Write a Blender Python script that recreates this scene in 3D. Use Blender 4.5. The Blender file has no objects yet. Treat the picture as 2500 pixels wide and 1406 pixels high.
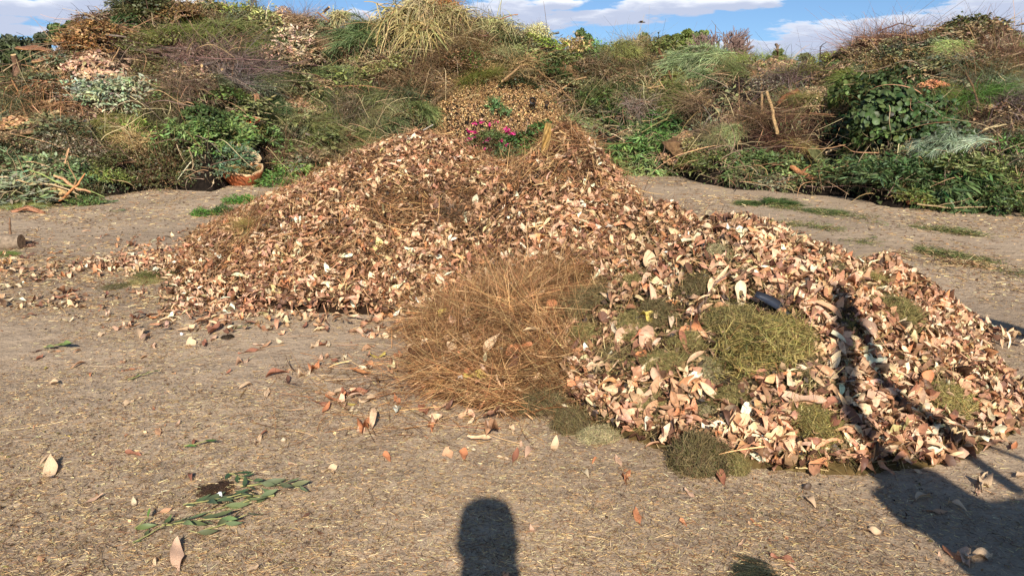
import bpy, math, random
import numpy as np
from mathutils import Vector, Matrix
rng = np.random.default_rng(11)
random.seed(5)
PI = math.pi
C = bpy.context.scene.collection
# ------------------------------------------------------------------ camera numbers
F = 1880.0; PITCH = math.radians(14.7); CZ = 1.62
cp, sp = math.cos(PITCH), math.sin(PITCH)
SUN_EL = math.radians(31.0); SUN_AZ = math.radians(-2.3)     # light travels towards +Y, a little to -X
LD = np.array([math.sin(SUN_AZ)*math.cos(SUN_EL), math.cos(SUN_AZ)*math.cos(SUN_EL), -math.sin(SUN_EL)])

def lin(r, g, b):
    return tuple(((c/255)/12.92 if c/255 <= .04045 else ((c/255+.055)/1.055)**2.4) for c in (r, g, b))
def nrm(a):
    return a/np.maximum(np.linalg.norm(a, axis=-1, keepdims=True), 1e-9)
def ray(px, py):
    px = np.asarray(px, float); py = np.asarray(py, float)
    u = (px-1250)/F; v = -(py-703)/F
    return nrm(np.stack([u, cp+v*sp, -sp+v*cp], -1))
def G(px, py):
    d = ray(px, py); t = -CZ/d[..., 2]
    return d[..., 0]*t, d[..., 1]*t
# ------------------------------------------------------------------ noise
def _h(i, j, s):
    n = (i.astype(np.int64)*374761393+j.astype(np.int64)*668265263+s*1274126177) & 0xffffffff
    n = ((n ^ (n >> 13))*1274126177) & 0xffffffff
    return ((n ^ (n >> 16)) & 0xffff)/65535.0
def vn(x, y, s=0):
    x = np.asarray(x, float); y = np.asarray(y, float)
    i = np.floor(x); j = np.floor(y); fx = x-i; fy = y-j
    fx = fx*fx*(3-2*fx); fy = fy*fy*(3-2*fy)
    a = _h(i, j, s); b = _h(i+1, j, s); c = _h(i, j+1, s); d = _h(i+1, j+1, s)
    return (a*(1-fx)+b*fx)*(1-fy)+(c*(1-fx)+d*fx)*fy-.5
def fbm(x, y, s=0, o=3):
    r = 0; a = 1.0; f = 1.0
    for k in range(o):
        r = r+a*vn(np.asarray(x)*f, np.asarray(y)*f, s+k*17); a *= .5; f *= 2.03
    return r
# ------------------------------------------------------------------ heights
def cone(x, y, cx, cy, rx, ry, A, k=.12, pw=1.0):
    r = np.sqrt(((x-cx)/rx)**2+((y-cy)/ry)**2)
    return A*np.clip(1-(np.sqrt(r*r+k*k)-k), 0, 1)**pw
def smax(*a, k=18.):
    return np.log(sum(np.exp(k*v) for v in a)-(len(a)-1))/k
HEAP1 = [(-2.159, 8.233, .622, .903, .24), (-1.0, 8.1, 2.15, 2.47, 1.099), (-2.35, 8.3, 1.1, .8, .42),
         (.489, 6.954, 1.015, 2.154, 1.252), (.345, 7.104, 1.403, 2.211, .572), (.024, 7.383, 1.979, 1.859, .875)]
HEAP2 = [(1.45, 4.8, 1.37, 1.623, .796), (2.53, 5.12, .60, .58, .457), (1.086, 5.601, 1.12, 1.194, .744)]
HEAP3 = [(.02, 4.5, .60, .80, .37), (.38, 5.2, .75, .8, .40), (-.2, 4.9, .45, .5, .2)]
def h1(x, y): return smax(*[cone(x, y, *p) for p in HEAP1])+fbm(x*1.6, y*1.6, 3)*.07*(cone(x, y, -.5, 7.5, 3.2, 2.6, 1)**.5)
def h2(x, y): return smax(*[cone(x, y, *p) for p in HEAP2])+fbm(x*2.3, y*2.3, 5)*.08*(cone(x, y, 1.5, 4.9, 1.7, 1.7, 1)**.5)
def h3(x, y): return smax(*[cone(x, y, *p) for p in HEAP3])+fbm(x*2.6, y*2.6, 9)*.13*(cone(x, y, .1, 4.8, .9, 1.1, 1)**.5)
def ground(x, y):
    return fbm(x*.45, y*.45, 40)*.05+fbm(x*2.2, y*2.2, 44)*.012
# bank: foot and crest along the azimuth
def _az(px, py):
    d = ray(px, py); return np.arctan2(d[..., 0], d[..., 1])
FOOT = np.array([(-700, 560), (-300, 530), (0, 508), (120, 500), (250, 478), (400, 462), (520, 470), (620, 440), (760, 430), (950, 425), (1150, 430), (1350, 425),
                 (1480, 425), (1650, 430), (1720, 455), (1800, 465), (1950, 478), (2060, 482), (2150, 505), (2300, 515), (2500, 520), (2800, 540), (3300, 570)], float)
CREST = np.array([(-700, 255, 13), (-300, 250, 13.5), (0, 240, 14), (60, 215, 14.5), (130, 170, 15), (190, 115, 15.5), (250, 55, 16), (330, 20, 16.5), (400, 10, 17), (480, 22, 17.5), (560, 30, 17.5), (640, 38, 17.5),
                  (740, 62, 17.5), (850, 72, 17.5), (950, 75, 17.5), (1040, 38, 17.5), (1110, 45, 17.5), (1200, 80, 17.5), (1300, 122, 17.5), (1400, 150, 17.5),
                  (1500, 150, 17.5), (1600, 152, 17.5), (1700, 150, 17), (1800, 158, 16.5), (1880, 172, 16), (1950, 195, 15.5), (2030, 180, 15.2), (2100, 120, 15), (2200, 105, 14.8),
                  (2300, 98, 14.6), (2360, 80, 14.4), (2440, 85, 14.2), (2500, 120, 14), (2800, 120, 13.5), (3300, 160, 13)], float)
fx_, fy_ = G(FOOT[:, 0], FOOT[:, 1]); FA = np.arctan2(fx_, fy_); FD = np.hypot(fx_, fy_)
cd_ = ray(CREST[:, 0], CREST[:, 1]); CA = np.arctan2(cd_[:, 0], cd_[:, 1]); CR = CREST[:, 2]/np.maximum(np.cos(CA), .2)
CHt = CZ+cd_[:, 2]/np.hypot(cd_[:, 0], cd_[:, 1])*CR
def bank(x, y):
    a = np.arctan2(x, y); r = np.hypot(x, y)
    D0 = np.interp(a, FA, FD)+fbm(a*30, a*0, 61)*.25; D1 = np.interp(a, CA, CR); Hc = np.interp(a, CA, CHt)
    t = (r-D0)/(D1-D0); tc = np.clip(t, 0, 1)
    m = np.clip(t*5, 0, 1)
    # the bank is a row of overlapping tipped loads: stepped, bulging
    prof = 1-(1-tc)**1.45
    lump = fbm(x*.62+7, y*.62, 71, 2)*.55+fbm(x*1.7, y*1.7, 75, 2)*.26+fbm(x*4, y*4, 79, 2)*.10
    top = np.clip((1-tc)*3.2, .3, 1)
    z = Hc*prof+lump*m*top
    back = np.clip((t-1.02)/.9, 0, 1)
    z = z*(1-back*back*(3-2*back))
    return np.where(t > 0, np.maximum(z, 0), 0)
def surf(x, y):
    return np.maximum(np.maximum(np.maximum(h1(x, y), h2(x, y)), h3(x, y)), bank(x, y))+ground(x, y)
_gx = np.arange(-13, 13, .03); _gy = np.arange(1.5, 25, .03); _GX, _GY = np.meshgrid(_gx, _gy); _GZ = surf(_GX, _GY)
def surfg(x, y):
    i = np.clip((x+13)/.03, 0, len(_gx)-2.01); j = np.clip((y-1.5)/.03, 0, len(_gy)-2.01); a = i.astype(int); b = j.astype(int); u = i-a; v = j-b
    return (_GZ[b, a]*(1-u)+_GZ[b, a+1]*u)*(1-v)+(_GZ[b+1, a]*(1-u)+_GZ[b+1, a+1]*u)*v
_TT = np.arange(1.8, 24.5, .02)
def hit_old(px, py, fn=surf, far=40.0):
    d = ray(np.atleast_1d(px), np.atleast_1d(py)); n = len(d)
    t = np.full(n, 2.0); done = np.zeros(n, bool)
    while True:
        p = np.array([0, 0, CZ])+d*t[:, None]
        below = p[:, 2] < fn(p[:, 0], p[:, 1])
        done |= below
        if done.all() or t.min() > far or (t[~done] > far).all(): break
        t = np.where(done, t, t+.03)
    p = np.array([0, 0, CZ])+d*t[:, None]
    return p, done
def hit1(px, py, fn=surf):
    d = ray(px, py); P = np.array([0, 0, CZ])+_TT[:, None]*d; P = P[P[:, 1] < 24.9]
    b = P[:, 2] < surfg(P[:, 0], P[:, 1])
    return P[b.argmax()] if b.any() else None
def normal(x, y, fn, e=.05):
    gx = (fn(x+e, y)-fn(x-e, y))/(2*e); gy = (fn(x, y+e)-fn(x, y-e))/(2*e)
    return nrm(np.stack([-gx, -gy, np.ones_like(gx)], -1))

# ------------------------------------------------------------------ mesh helpers
def mk(name, V, Fa, mat, col=None, parent=None, smooth=False, loc=None, link=True):
    me = bpy.data.meshes.new(name)
    V = np.asarray(V, np.float32).reshape(-1, 3)
    Fs = Fa if isinstance(Fa, list) else [Fa]
    Fs = [np.asarray(f, np.int32) for f in Fs if len(f)]
    me.vertices.add(len(V)); me.vertices.foreach_set('co', V.ravel())
    li = np.concatenate([f.ravel() for f in Fs]); tot = np.concatenate([np.full(len(f), f.shape[1], np.int32) for f in Fs])
    st = np.concatenate([[0], np.cumsum(tot)[:-1]]).astype(np.int32)
    me.loops.add(len(li)); me.loops.foreach_set('vertex_index', li)
    me.polygons.add(len(tot)); me.polygons.foreach_set('loop_start', st); me.polygons.foreach_set('loop_total', tot)
    if smooth: me.polygons.foreach_set('use_smooth', np.ones(len(tot), bool))
    me.update(calc_edges=True)
    ca = me.color_attributes.new('Col', 'FLOAT_COLOR', 'POINT')
    c4 = np.ones((len(V), 4), np.float32)
    if col is not None: c4[:, :3] = np.asarray(col, np.float32)
    ca.data.foreach_set('color', c4.ravel())
    me.materials.append(mat)
    if not link: return me
    o = bpy.data.objects.new(name, me); C.objects.link(o)
    if parent: o.parent = parent
    if loc is not None: o.location = loc
    return o
def obj(name, me, parent=None, color=None):
    o = bpy.data.objects.new(name, me); C.objects.link(o)
    if parent: o.parent = parent
    if color: o.color = (*color, 1)
    return o
def tag(o, label, cat, group=None, kind=None):
    if label: o['label'] = label
    if cat: o['category'] = cat
    if group: o['group'] = group
    if kind: o['kind'] = kind
    return o
def empty(name, loc, rz=0):
    o = bpy.data.objects.new(name, None); C.objects.link(o); o.location = loc; o.rotation_euler = (0, 0, rz); o.empty_display_size = .1
    return o
class Acc:
    def __init__(s): s.V = []; s.Q = []; s.T = []; s.c = []; s.n = 0
    def add(s, V, Q=None, T=None, col=(1, 1, 1)):
        V = np.asarray(V).reshape(-1, 3); s.V.append(V)
        if Q is not None and len(Q): s.Q.append(np.asarray(Q)+s.n)
        if T is not None and len(T): s.T.append(np.asarray(T)+s.n)
        c = np.asarray(col, float); s.c.append(np.broadcast_to(c, (len(V), 3)) if c.ndim < 2 or len(c) != len(V) else c)
        s.n += len(V); return s
    def get(s):
        f = []
        if s.Q: f.append(np.concatenate(s.Q))
        if s.T: f.append(np.concatenate(s.T))
        return np.concatenate(s.V), f, np.concatenate(s.c)
    def build(s, name, mat, parent=None, smooth=False, link=True):
        V, f, c = s.get(); return mk(name, V, f, mat, c, parent, smooth, link=link)
def leaf_tpl(n=6, w=.2, shape='lance', bend=.3, fold=.3, twist=0., wave=0., seed=0):
    r = np.random.default_rng(seed)
    t = np.linspace(0, 1, n)
    if shape == 'lance': hw = np.sin(np.clip(t, .0, 1)**.85*PI)**1.15*1.12
    elif shape == 'ovate': hw = np.sin(t**.7*PI)**.95*1.05
    elif shape == 'obov': hw = np.sin(t**1.3*PI)**.95*1.05
    elif shape == 'round': hw = np.sin(t*PI)**.45
    else: hw = np.sin(t*PI)**.35
    hw = hw*w+.004
    ang = bend*(t-.5)*2; x = np.cumsum(np.concatenate([[0], np.cos(ang[:-1])/(n-1)])); z = np.cumsum(np.concatenate([[0], np.sin(ang[:-1])/(n-1)]))
    x -= x.mean(); z -= z.mean()
    V = []
    for i in range(n):
        for s in (-1, 0, 1):
            wv = wave*math.sin(t[i]*9+s*2+seed)*w*abs(s)
            y = s*hw[i]*math.cos(fold); zz = abs(s)*hw[i]*math.sin(fold)+wv
            a = twist*(t[i]-.5)
            V.append((x[i], y*math.cos(a)-zz*math.sin(a), z[i]+y*math.sin(a)+zz*math.cos(a)))
    Q = []
    for i in range(n-1):
        for k in (0, 1):
            a = i*3+k; Q.append((a, a+1, a+4, a+3))
    return np.array(V), np.array(Q)
def diamond_tpl(w=.25, up=.08, b=.08):
    return np.array([(-.5, 0, -b), (-.02, w, up), (.5, 0, -b), (-.02, -w, up)]), np.array([(0, 3, 2, 1)])
def frames(N, yaw):
    N = nrm(N); ref = np.where(np.abs(N[:, 2:3]) > .95, np.array([[1., 0, 0]]), np.array([[0, 0, 1.]]))
    A = nrm(np.cross(ref, N)); B = np.cross(N, A)
    T = A*np.cos(yaw)[:, None]+B*np.sin(yaw)[:, None]; Bi = np.cross(N, T)
    return np.stack([T, Bi, N], -1)
def scatter(tpls, pos, R, scale, col, acc=None):
    """put one template per point"""
    acc = acc or Acc(); n = len(pos); k = rng.integers(0, len(tpls), n)
    scale = np.asarray(scale, float)
    if scale.ndim == 1: scale = np.repeat(scale[:, None], 3, 1)
    for i, (tv, tq) in enumerate(tpls):
        m = np.where(k == i)[0]
        if not len(m): continue
        V = np.einsum('nij,nkj->nki', R[m], tv[None]*scale[m][:, None, :])+pos[m][:, None, :]
        Q = (tq[None]+(np.arange(len(m))*len(tv))[:, None, None]).reshape(-1, tq.shape[1])
        acc.add(V.reshape(-1, 3), Q if tq.shape[1] == 4 else None, Q if tq.shape[1] == 3 else None, np.repeat(col[m], len(tv), 0))
    return acc
def strands(P0, D, L, seg, bend, w, col, acc=None, taper=.35, wob=0.):
    acc = acc or Acc(); n = len(P0); D = nrm(D)
    s = np.linspace(0, 1, seg+1)[None, :, None]
    P = P0[:, None]+D[:, None]*L[:, None, None]*s+bend[:, None]*(L[:, None, None]*s*s)
    if wob:
        W1 = rng.normal(size=(n, 1, 3))*wob; ph = rng.random((n, 1, 1))*6.28
        P = P+W1*L[:, None, None]*(np.sin(s*7+ph)-np.sin(ph))
    wv = nrm(np.cross(D, rng.normal(size=(n, 3))))[:, None]*(np.asarray(w)[:, None, None]/2)*(1-(1-taper)*s)
    V = np.stack([P-wv, P+wv], 2).reshape(-1, 3)
    b = (np.arange(n)*(seg+1)*2)[:, None, None]; i = (np.arange(seg)*2)[None, :, None]
    Q = (b+i+np.array([0, 1, 3, 2])[None, None]).reshape(-1, 4)
    acc.add(V, Q, None, np.repeat(np.asarray(col), (seg+1)*2, 0)); return acc
def tube(acc, pts, rad, sides=6, col=(1, 1, 1), cap=True, endcol=None):
    pts = np.asarray(pts, float); n = len(pts); rad = np.broadcast_to(rad, (n,))
    T = nrm(np.gradient(pts, axis=0)); ref = np.array([.13, .21, 1.]) if abs(T[0][2]) < .9 else np.array([1., .1, 0])
    A = nrm(np.cross(T, ref)); B = np.cross(T, A)
    th = np.arange(sides)/sides*2*PI
    V = pts[:, None]+(A[:, None]*np.cos(th)[None, :, None]+B[:, None]*np.sin(th)[None, :, None])*rad[:, None, None]
    V = V.reshape(-1, 3); Q = []
    for i in range(n-1):
        for k in range(sides):
            a = i*sides+k; b = i*sides+(k+1) % sides; Q.append((a, b, b+sides, a+sides))
    acc.add(V, Q, None, col)
    if cap:
        for e, i in ((0, 0), (1, n-1)):
            ring = V[i*sides:(i+1)*sides]; c = ring.mean(0)
            acc.add(np.vstack([ring, c]), None, [((k+1) % sides, k, sides) if e == 0 else (k, (k+1) % sides, sides) for k in range(sides)], endcol if endcol is not None else col)
    return acc
def wobbly(a, b, n=7, amp=.06, sag=0.):
    a = np.array(a, float); b = np.array(b, float); t = np.linspace(0, 1, n)[:, None]
    L = np.linalg.norm(b-a); o = np.cumsum(rng.normal(size=(n, 3)), 0)*amp*L/math.sqrt(n); o -= o[0]; o -= t*o[-1]
    p = a+(b-a)*t+o; p[:, 2] += sag*L*4*(t*(1-t))[:, 0]
    return p

# ------------------------------------------------------------------ materials
def new_mat(name):
    m = bpy.data.materials.new(name); m.use_nodes = True; nt = m.node_tree; nt.nodes.clear()
    return m, nt
def N(nt, t, **kw):
    n = nt.nodes.new(t)
    for k, v in kw.items():
        if k in n.inputs.keys(): n.inputs[k].default_value = v
        else: setattr(n, k, v)
    return n
def plant_mat(name, rough=.6, nscale=40., namp=.35, bump=0., spec=.3, trans=0., hscale=None, veins=False):
    """attribute colour x object colour x mottled noise"""
    m, nt = new_mat(name); L = nt.links.new
    out = N(nt, 'ShaderNodeOutputMaterial'); p = N(nt, 'ShaderNodeBsdfPrincipled')
    p.inputs['Roughness'].default_value = rough; p.inputs['Specular IOR Level'].default_value = spec
    at = N(nt, 'ShaderNodeAttribute', attribute_name='Col'); oi = N(nt, 'ShaderNodeObjectInfo')
    mx = N(nt, 'ShaderNodeMix', data_type='RGBA', blend_type='MULTIPLY'); mx.inputs[0].default_value = 1
    L(at.outputs['Color'], mx.inputs[6]); L(oi.outputs['Color'], mx.inputs[7])
    tc = N(nt, 'ShaderNodeTexCoord'); ns = N(nt, 'ShaderNodeTexNoise'); ns.inputs['Scale'].default_value = nscale; ns.inputs['Detail'].default_value = 3
    L(tc.outputs['Object'], ns.inputs['Vector'])
    mr = N(nt, 'ShaderNodeMapRange'); mr.inputs['From Min'].default_value = .3; mr.inputs['From Max'].default_value = .7
    mr.inputs['To Min'].default_value = 1-namp; mr.inputs['To Max'].default_value = 1+namp
    L(ns.outputs['Fac'], mr.inputs['Value'])
    m2 = N(nt, 'ShaderNodeMix', data_type='RGBA', blend_type='MULTIPLY'); m2.inputs[0].default_value = 1
    L(mx.outputs[2], m2.inputs[6]); L(mr.outputs['Result'], m2.inputs[7])
    L(m2.outputs[2], p.inputs['Base Color'])
    if bump:
        b = N(nt, 'ShaderNodeBump'); b.inputs['Strength'].default_value = bump; b.inputs['Distance'].default_value = .01
        L(ns.outputs['Fac'], b.inputs['Height']); L(b.outputs['Normal'], p.inputs['Normal'])
    if trans:
        tr = N(nt, 'ShaderNodeBsdfTranslucent'); L(m2.outputs[2], tr.inputs['Color']); ms = N(nt, 'ShaderNodeMixShader'); ms.inputs[0].default_value = trans
        L(p.outputs[0], ms.inputs[1]); L(tr.outputs[0], ms.inputs[2]); L(ms.outputs[0], out.inputs[0])
    else: L(p.outputs[0], out.inputs[0])
    return m
M_leaf = plant_mat('dry_leaf', .55, 55., .22, .25, .35, .12)
M_fol = plant_mat('foliage', .5, 9., .25, 0, .35, .15)
M_straw = plant_mat('straw', .7, 12., .25, 0, .2, .08)
M_bark = plant_mat('bark', .85, 30., .4, .6, .2)
M_mulch = plant_mat('mulch_core', .95, 14., .5, .8, .1)
M_smooth = plant_mat('painted', .5, 3., .08, 0, .4)
def ground_mat():
    m, nt = new_mat('dirt'); L = nt.links.new
    out = N(nt, 'ShaderNodeOutputMaterial'); p = N(nt, 'ShaderNodeBsdfPrincipled'); p.inputs['Roughness'].default_value = .95; p.inputs['Specular IOR Level'].default_value = .1
    tc = N(nt, 'ShaderNodeTexCoord')
    def noise(scale, det=4, rough=.6, map=None):
        n = N(nt, 'ShaderNodeTexNoise'); n.inputs['Scale'].default_value = scale; n.inputs['Detail'].default_value = det; n.inputs['Roughness'].default_value = rough
        if map:
            mp = N(nt, 'ShaderNodeMapping'); mp.inputs['Scale'].default_value = map[0]; mp.inputs['Rotation'].default_value = (0, 0, map[1]); L(tc.outputs['Object'], mp.inputs['Vector']); L(mp.outputs[0], n.inputs['Vector'])
        else: L(tc.outputs['Object'], n.inputs['Vector'])
        return n
    def ramp(src, stops):
        r = N(nt, 'ShaderNodeValToRGB'); e = r.color_ramp.elements
        while len(e) < len(stops): e.new(.5)
        for q, (pos, c) in zip(e, stops): q.position = pos; q.color = (*c, 1)
        L(src, r.inputs[0]); return r
    def mix(f, a, b, bt='MIX'):
        x = N(nt, 'ShaderNodeMix', data_type='RGBA', blend_type=bt)
        if isinstance(f, float): x.inputs[0].default_value = f
        else: L(f, x.inputs[0])
        L(a, x.inputs[6])
        if isinstance(b, tuple): x.inputs[7].default_value = (*b, 1)
        else: L(b, x.inputs[7])
        return x.outputs[2]
    big = noise(.7, 4); mid = noise(6, 5); fine = noise(90, 5, .7)
    base = ramp(big.outputs['Fac'], [(.36, (.31, .215, .135)), (.64, (.54, .40, .265))]).outputs[0]
    base = mix(.42, base, ramp(mid.outputs['Fac'], [(.3, (.34, .24, .16)), (.7, (.58, .44, .31))]).outputs[0])
    base = mix(.42, base, ramp(fine.outputs['Fac'], [(.32, (.13, .09, .055)), (.5, (.39, .285, .185)), (.7, (.64, .49, .32))]).outputs[0])
    # trodden straw dust: short flecks in two directions
    patch = ramp(noise(1.3, 3).outputs['Fac'], [(.4, (.25,)*3), (.62, (1, 1, 1))]).outputs[0]
    # darker damp and trodden areas with shapes of their own
    base = mix(ramp(noise(.42, 5, .65).outputs['Fac'], [(.50, (0, 0, 0)), (.60, (.35, .35, .35))]).outputs[0], base, (.20, .145, .10))
    for sc, ro in (((1, 5, 1), .4), ((5, 1, 1), .2), ((1, 4, 1), -.7)):
        fl = ramp(noise(60, 2, .5, (sc, ro)).outputs['Fac'], [(.62, (0, 0, 0)), (.70, (1, 1, 1))]).outputs[0]
        f = mix(1.0, fl, patch, 'MULTIPLY')
        base = mix(f, base, (.46, .35, .21))
    L(base, p.inputs['Base Color'])
    b = N(nt, 'ShaderNodeBump'); b.inputs['Strength'].default_value = .5; b.inputs['Distance'].default_value = .010
    L(fine.outputs['Fac'], b.inputs['Height']); b2 = N(nt, 'ShaderNodeBump'); b2.inputs['Strength'].default_value = .7; b2.inputs['Distance'].default_value = .05
    L(mid.outputs['Fac'], b2.inputs['Height']); L(b.outputs[0], b2.inputs['Normal']); L(b2.outputs[0], p.inputs['Normal'])
    L(p.outputs[0], out.inputs[0]); return m
M_ground = ground_mat()

# ------------------------------------------------------------------ ground
def sheet(x, y, z):
    nx, ny = len(x), len(y); X, Y = np.meshgrid(x, y); Z = z(X, Y)
    V = np.stack([X, Y, Z], -1).reshape(-1, 3); i = np.arange(ny-1)[:, None]*nx+np.arange(nx-1)[None]
    Q = np.stack([i, i+1, i+nx+1, i+nx], -1).reshape(-1, 4); return V, Q
u = np.linspace(-1, 1, 420); gx = np.sinh(u*6.2)/math.sinh(6.2)*700
v = np.linspace(-1, 1, 420); gy = 6+np.sinh(v*6.0)/math.sinh(6.0)*700
def gz(x, y):
    r = np.hypot(x, y-6); return ground(x, y)*np.clip(1-(r-20)/30, 0, 1)
V, Q = sheet(gx, gy, gz)
tag(mk('ground', V, Q, M_ground, smooth=True), None, None, kind='structure')

# ------------------------------------------------------------------ palettes
def pick(pal, n, w=None, jit=.12, val=.16):
    pal = np.array(pal); w = None if w is None else np.array(w)/sum(w)
    c = pal[rng.choice(len(pal), n, p=w)]
    return np.clip(c*(1+rng.normal(size=(n, 1))*val)*(1+rng.normal(size=(n, 3))*jit*.4), .004, .95)
LEAFPAL = [lin(222, 182, 142), lin(204, 158, 120), lin(234, 202, 160), lin(184, 134, 100), lin(150, 108, 80), lin(246, 228, 192), lin(206, 144, 98), lin(112, 78, 58), lin(216, 194, 136)]
LEAFW = [.18, .19, .11, .15, .13, .04, .06, .14, .02]
STRAWPAL = [lin(170, 122, 80), lin(142, 98, 62), lin(190, 148, 100), lin(108, 74, 48), lin(204, 168, 118)]
MOWN = [lin(140, 124, 74), lin(112, 98, 60), lin(176, 156, 104), lin(86, 74, 48), lin(196, 174, 124)]
# ------------------------------------------------------------------ heaps
LUMPS = [(1450, 750, 62), (1440, 825, 46), (1328, 985, 52), (1392, 1045, 40), (1880, 835, 92), (1845, 880, 52), (1800, 790, 62), (1765, 628, 36), (2028, 665, 28), (2170, 770, 50), (1992, 1035, 58), (2300, 985, 50),
         (1722, 1012, 28), (1590, 985, 40), (1560, 800, 50), (1630, 890, 48), (1460, 1070, 38), (1700, 700, 40), (2120, 690, 34), (1960, 900, 52), (1625, 775, 50), (1690, 835, 46), (1735, 905, 42), (1520, 880, 42), (1790, 965, 40), (1560, 700, 34), (2060, 800, 34)]
LT = [leaf_tpl(7, .135+.022*(i % 3), ('lance', 'ovate', 'obov')[i % 3], bend=(-.7, .4, 1.0, -.4, .7, .15, -1.1, .3, 1.3, -.5)[i], fold=(.25, .5, .1, .7, .9, .2, .4, -.3, .3, 1.1)[i], twist=(.3, -.6, .2, .9, 0, -.3, .5, 1.2, -.8, .4)[i], wave=(.5, .3, .9, .2, .6, .8, .4, 1.0, .5, .3)[i], seed=i) for i in range(10)]
LT += [(LT[i][0][:3*m], LT[i][1][:2*(m-1)]) for i, m in ((0, 4), (3, 5), (6, 4))]
LT += [leaf_tpl(7, .10, 'lance', bend=1.2, fold=.9, twist=.8, wave=.6, seed=31), leaf_tpl(7, .2, 'ovate', bend=.9, fold=.5, twist=-.8, wave=1.6, seed=33)]
def region_pts(n, x0, x1, y0, y1, dens):
    x = rng.uniform(x0, x1, n); y = rng.uniform(y0, y1, n); k = rng.random(n) < dens(x, y); return x[k], y[k]
def core(name, fn, x0, x1, y0, y1, nx, mat, col):
    x = np.linspace(x0, x1, nx); y = np.linspace(y0, y1, nx)
    V, Q = sheet(x, y, lambda X, Y: np.where(fn(X, Y) > .015, fn(X, Y)-.01+fbm(X*14, Y*14, 90)*.03, -.06)+ground(X, Y))
    return mk(name, V, Q, mat, np.array(col)*(1+fbm(V[:, 0]*9, V[:, 1]*9, 95)[:, None]*.6), smooth=True)
def straw_mask(pts, x, y, base=0.):
    m = np.full(len(x), base)
    for (px, py, r, s) in pts:
        q = hit1(px, py)
        if q is None: continue
        rr = r/F*np.linalg.norm(q-[0, 0, CZ]); d2 = ((x-q[0])/rr)**2+((y-q[1])/(rr*2.0))**2
        m = np.maximum(m, s*np.exp(-d2**1.4*.8))
    return m
def leaf_cover(fn, x, y, lmin, lmax, tilt, lift, pal=LEAFPAL, w=LEAFW, acc=None, sink=.0):
    n = len(x); z = fn(x, y)+ground(x, y)+rng.random(n)**1.5*lift+.008-sink
    Nn = normal(x, y, fn, .08); NN = nrm(Nn+rng.normal(size=(n, 3))*tilt*rng.random((n, 1)))
    NN[:, 2] = np.abs(NN[:, 2])
    R = frames(NN, rng.uniform(0, 2*PI, n)); L_ = rng.uniform(lmin, lmax, n)
    sc = np.stack([L_, L_*rng.uniform(.7, 1.2, n), L_], 1)
    return scatter(LT, np.stack([x, y, z], 1), R, sc, pick(pal, n, w), acc)
STR1 = [(1385, 345, 75, 1.0), (1350, 400, 65, .95), (1420, 395, 50, .9), (1290, 425, 45, .8), (1240, 400, 70, .85), (1170, 395, 50, .7), (940, 520, 60, .95), (1010, 530, 50, .9), (970, 600, 45, .7), (1130, 480, 40, .7), (700, 430, 60, .7), (620, 540, 50, .9), (560, 560, 45, .9), (600, 590, 50, .8),
        (850, 600, 50, .6), (900, 640, 45, .7), (1100, 570, 60, .6), (1250, 430, 60, .7), (1150, 420, 40, .7), (1450, 470, 40, .7), (1300, 560, 50, .5), (1200, 640, 60, .6), (700, 600, 50, .3), (1050, 640, 40, .5), (1540, 590, 80, .8), (1620, 600, 80, .9)]
def strawfill(x, y, fn, lo, hi, w0, w1, pal, acc=None, up=.25, lift=.05, seg=4, bendy=.35):
    n = len(x); nn = normal(x, y, fn, .08); yaw = fbm(x*1.3, y*1.3, 231)*9+rng.normal(size=n)*.75+(rng.random(n) < .2)*rng.uniform(0, 6, n)
    Fm = frames(nn, yaw); D = Fm[:, :, 0]+nn*rng.normal(size=(n, 1))*up
    z = fn(x, y)+ground(x, y)+rng.random(n)*lift; L_ = rng.uniform(lo, hi, n)
    dark = (.55+.75*np.clip(.5+fbm(x*7, y*7, 240)*1.3, 0, 1))[:, None]
    P0 = np.stack([x, y, z], 1)-D*L_[:, None]*.4
    bend = rng.normal(size=(n, 3))*bendy; bend[:, 2] -= .1
    return strands(P0, D, L_, seg, bend, rng.uniform(w0, w1, n)*np.where(rng.random(n) < .08, 1.9, 1), pick(pal, n, val=.28)*dark, acc)
# heap 1 (big, behind)
HC = lin(46, 32, 22)  # core colour darkened so the gaps between leaves look shaded
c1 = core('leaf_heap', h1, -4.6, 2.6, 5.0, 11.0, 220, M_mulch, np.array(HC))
tag(c1, 'long low heap of dry tan leaves with a peaked straw-topped end at its right', 'leaf heap', 'heaps of tipped dry leaves', 'stuff')
def d1(x, y):
    h = h1(x, y); return np.clip((h-.0)/.10, 0, 1)
x, y = region_pts(72000, -4.4, 2.4, 5.0, 10.6, lambda x, y: d1(x, y)*np.clip(.72+1.5*fbm(x*2.6, y*2.6, 37), .25, 1))
m = straw_mask(STR1, x, y)
keep = rng.random(len(x)) > m*.975
vis = (h1(x, y) > .02) & (y < 9.3)
x, y = x[keep & vis], y[keep & vis]
A = leaf_cover(h1, x, y, .07, .145, .7, .065)
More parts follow.
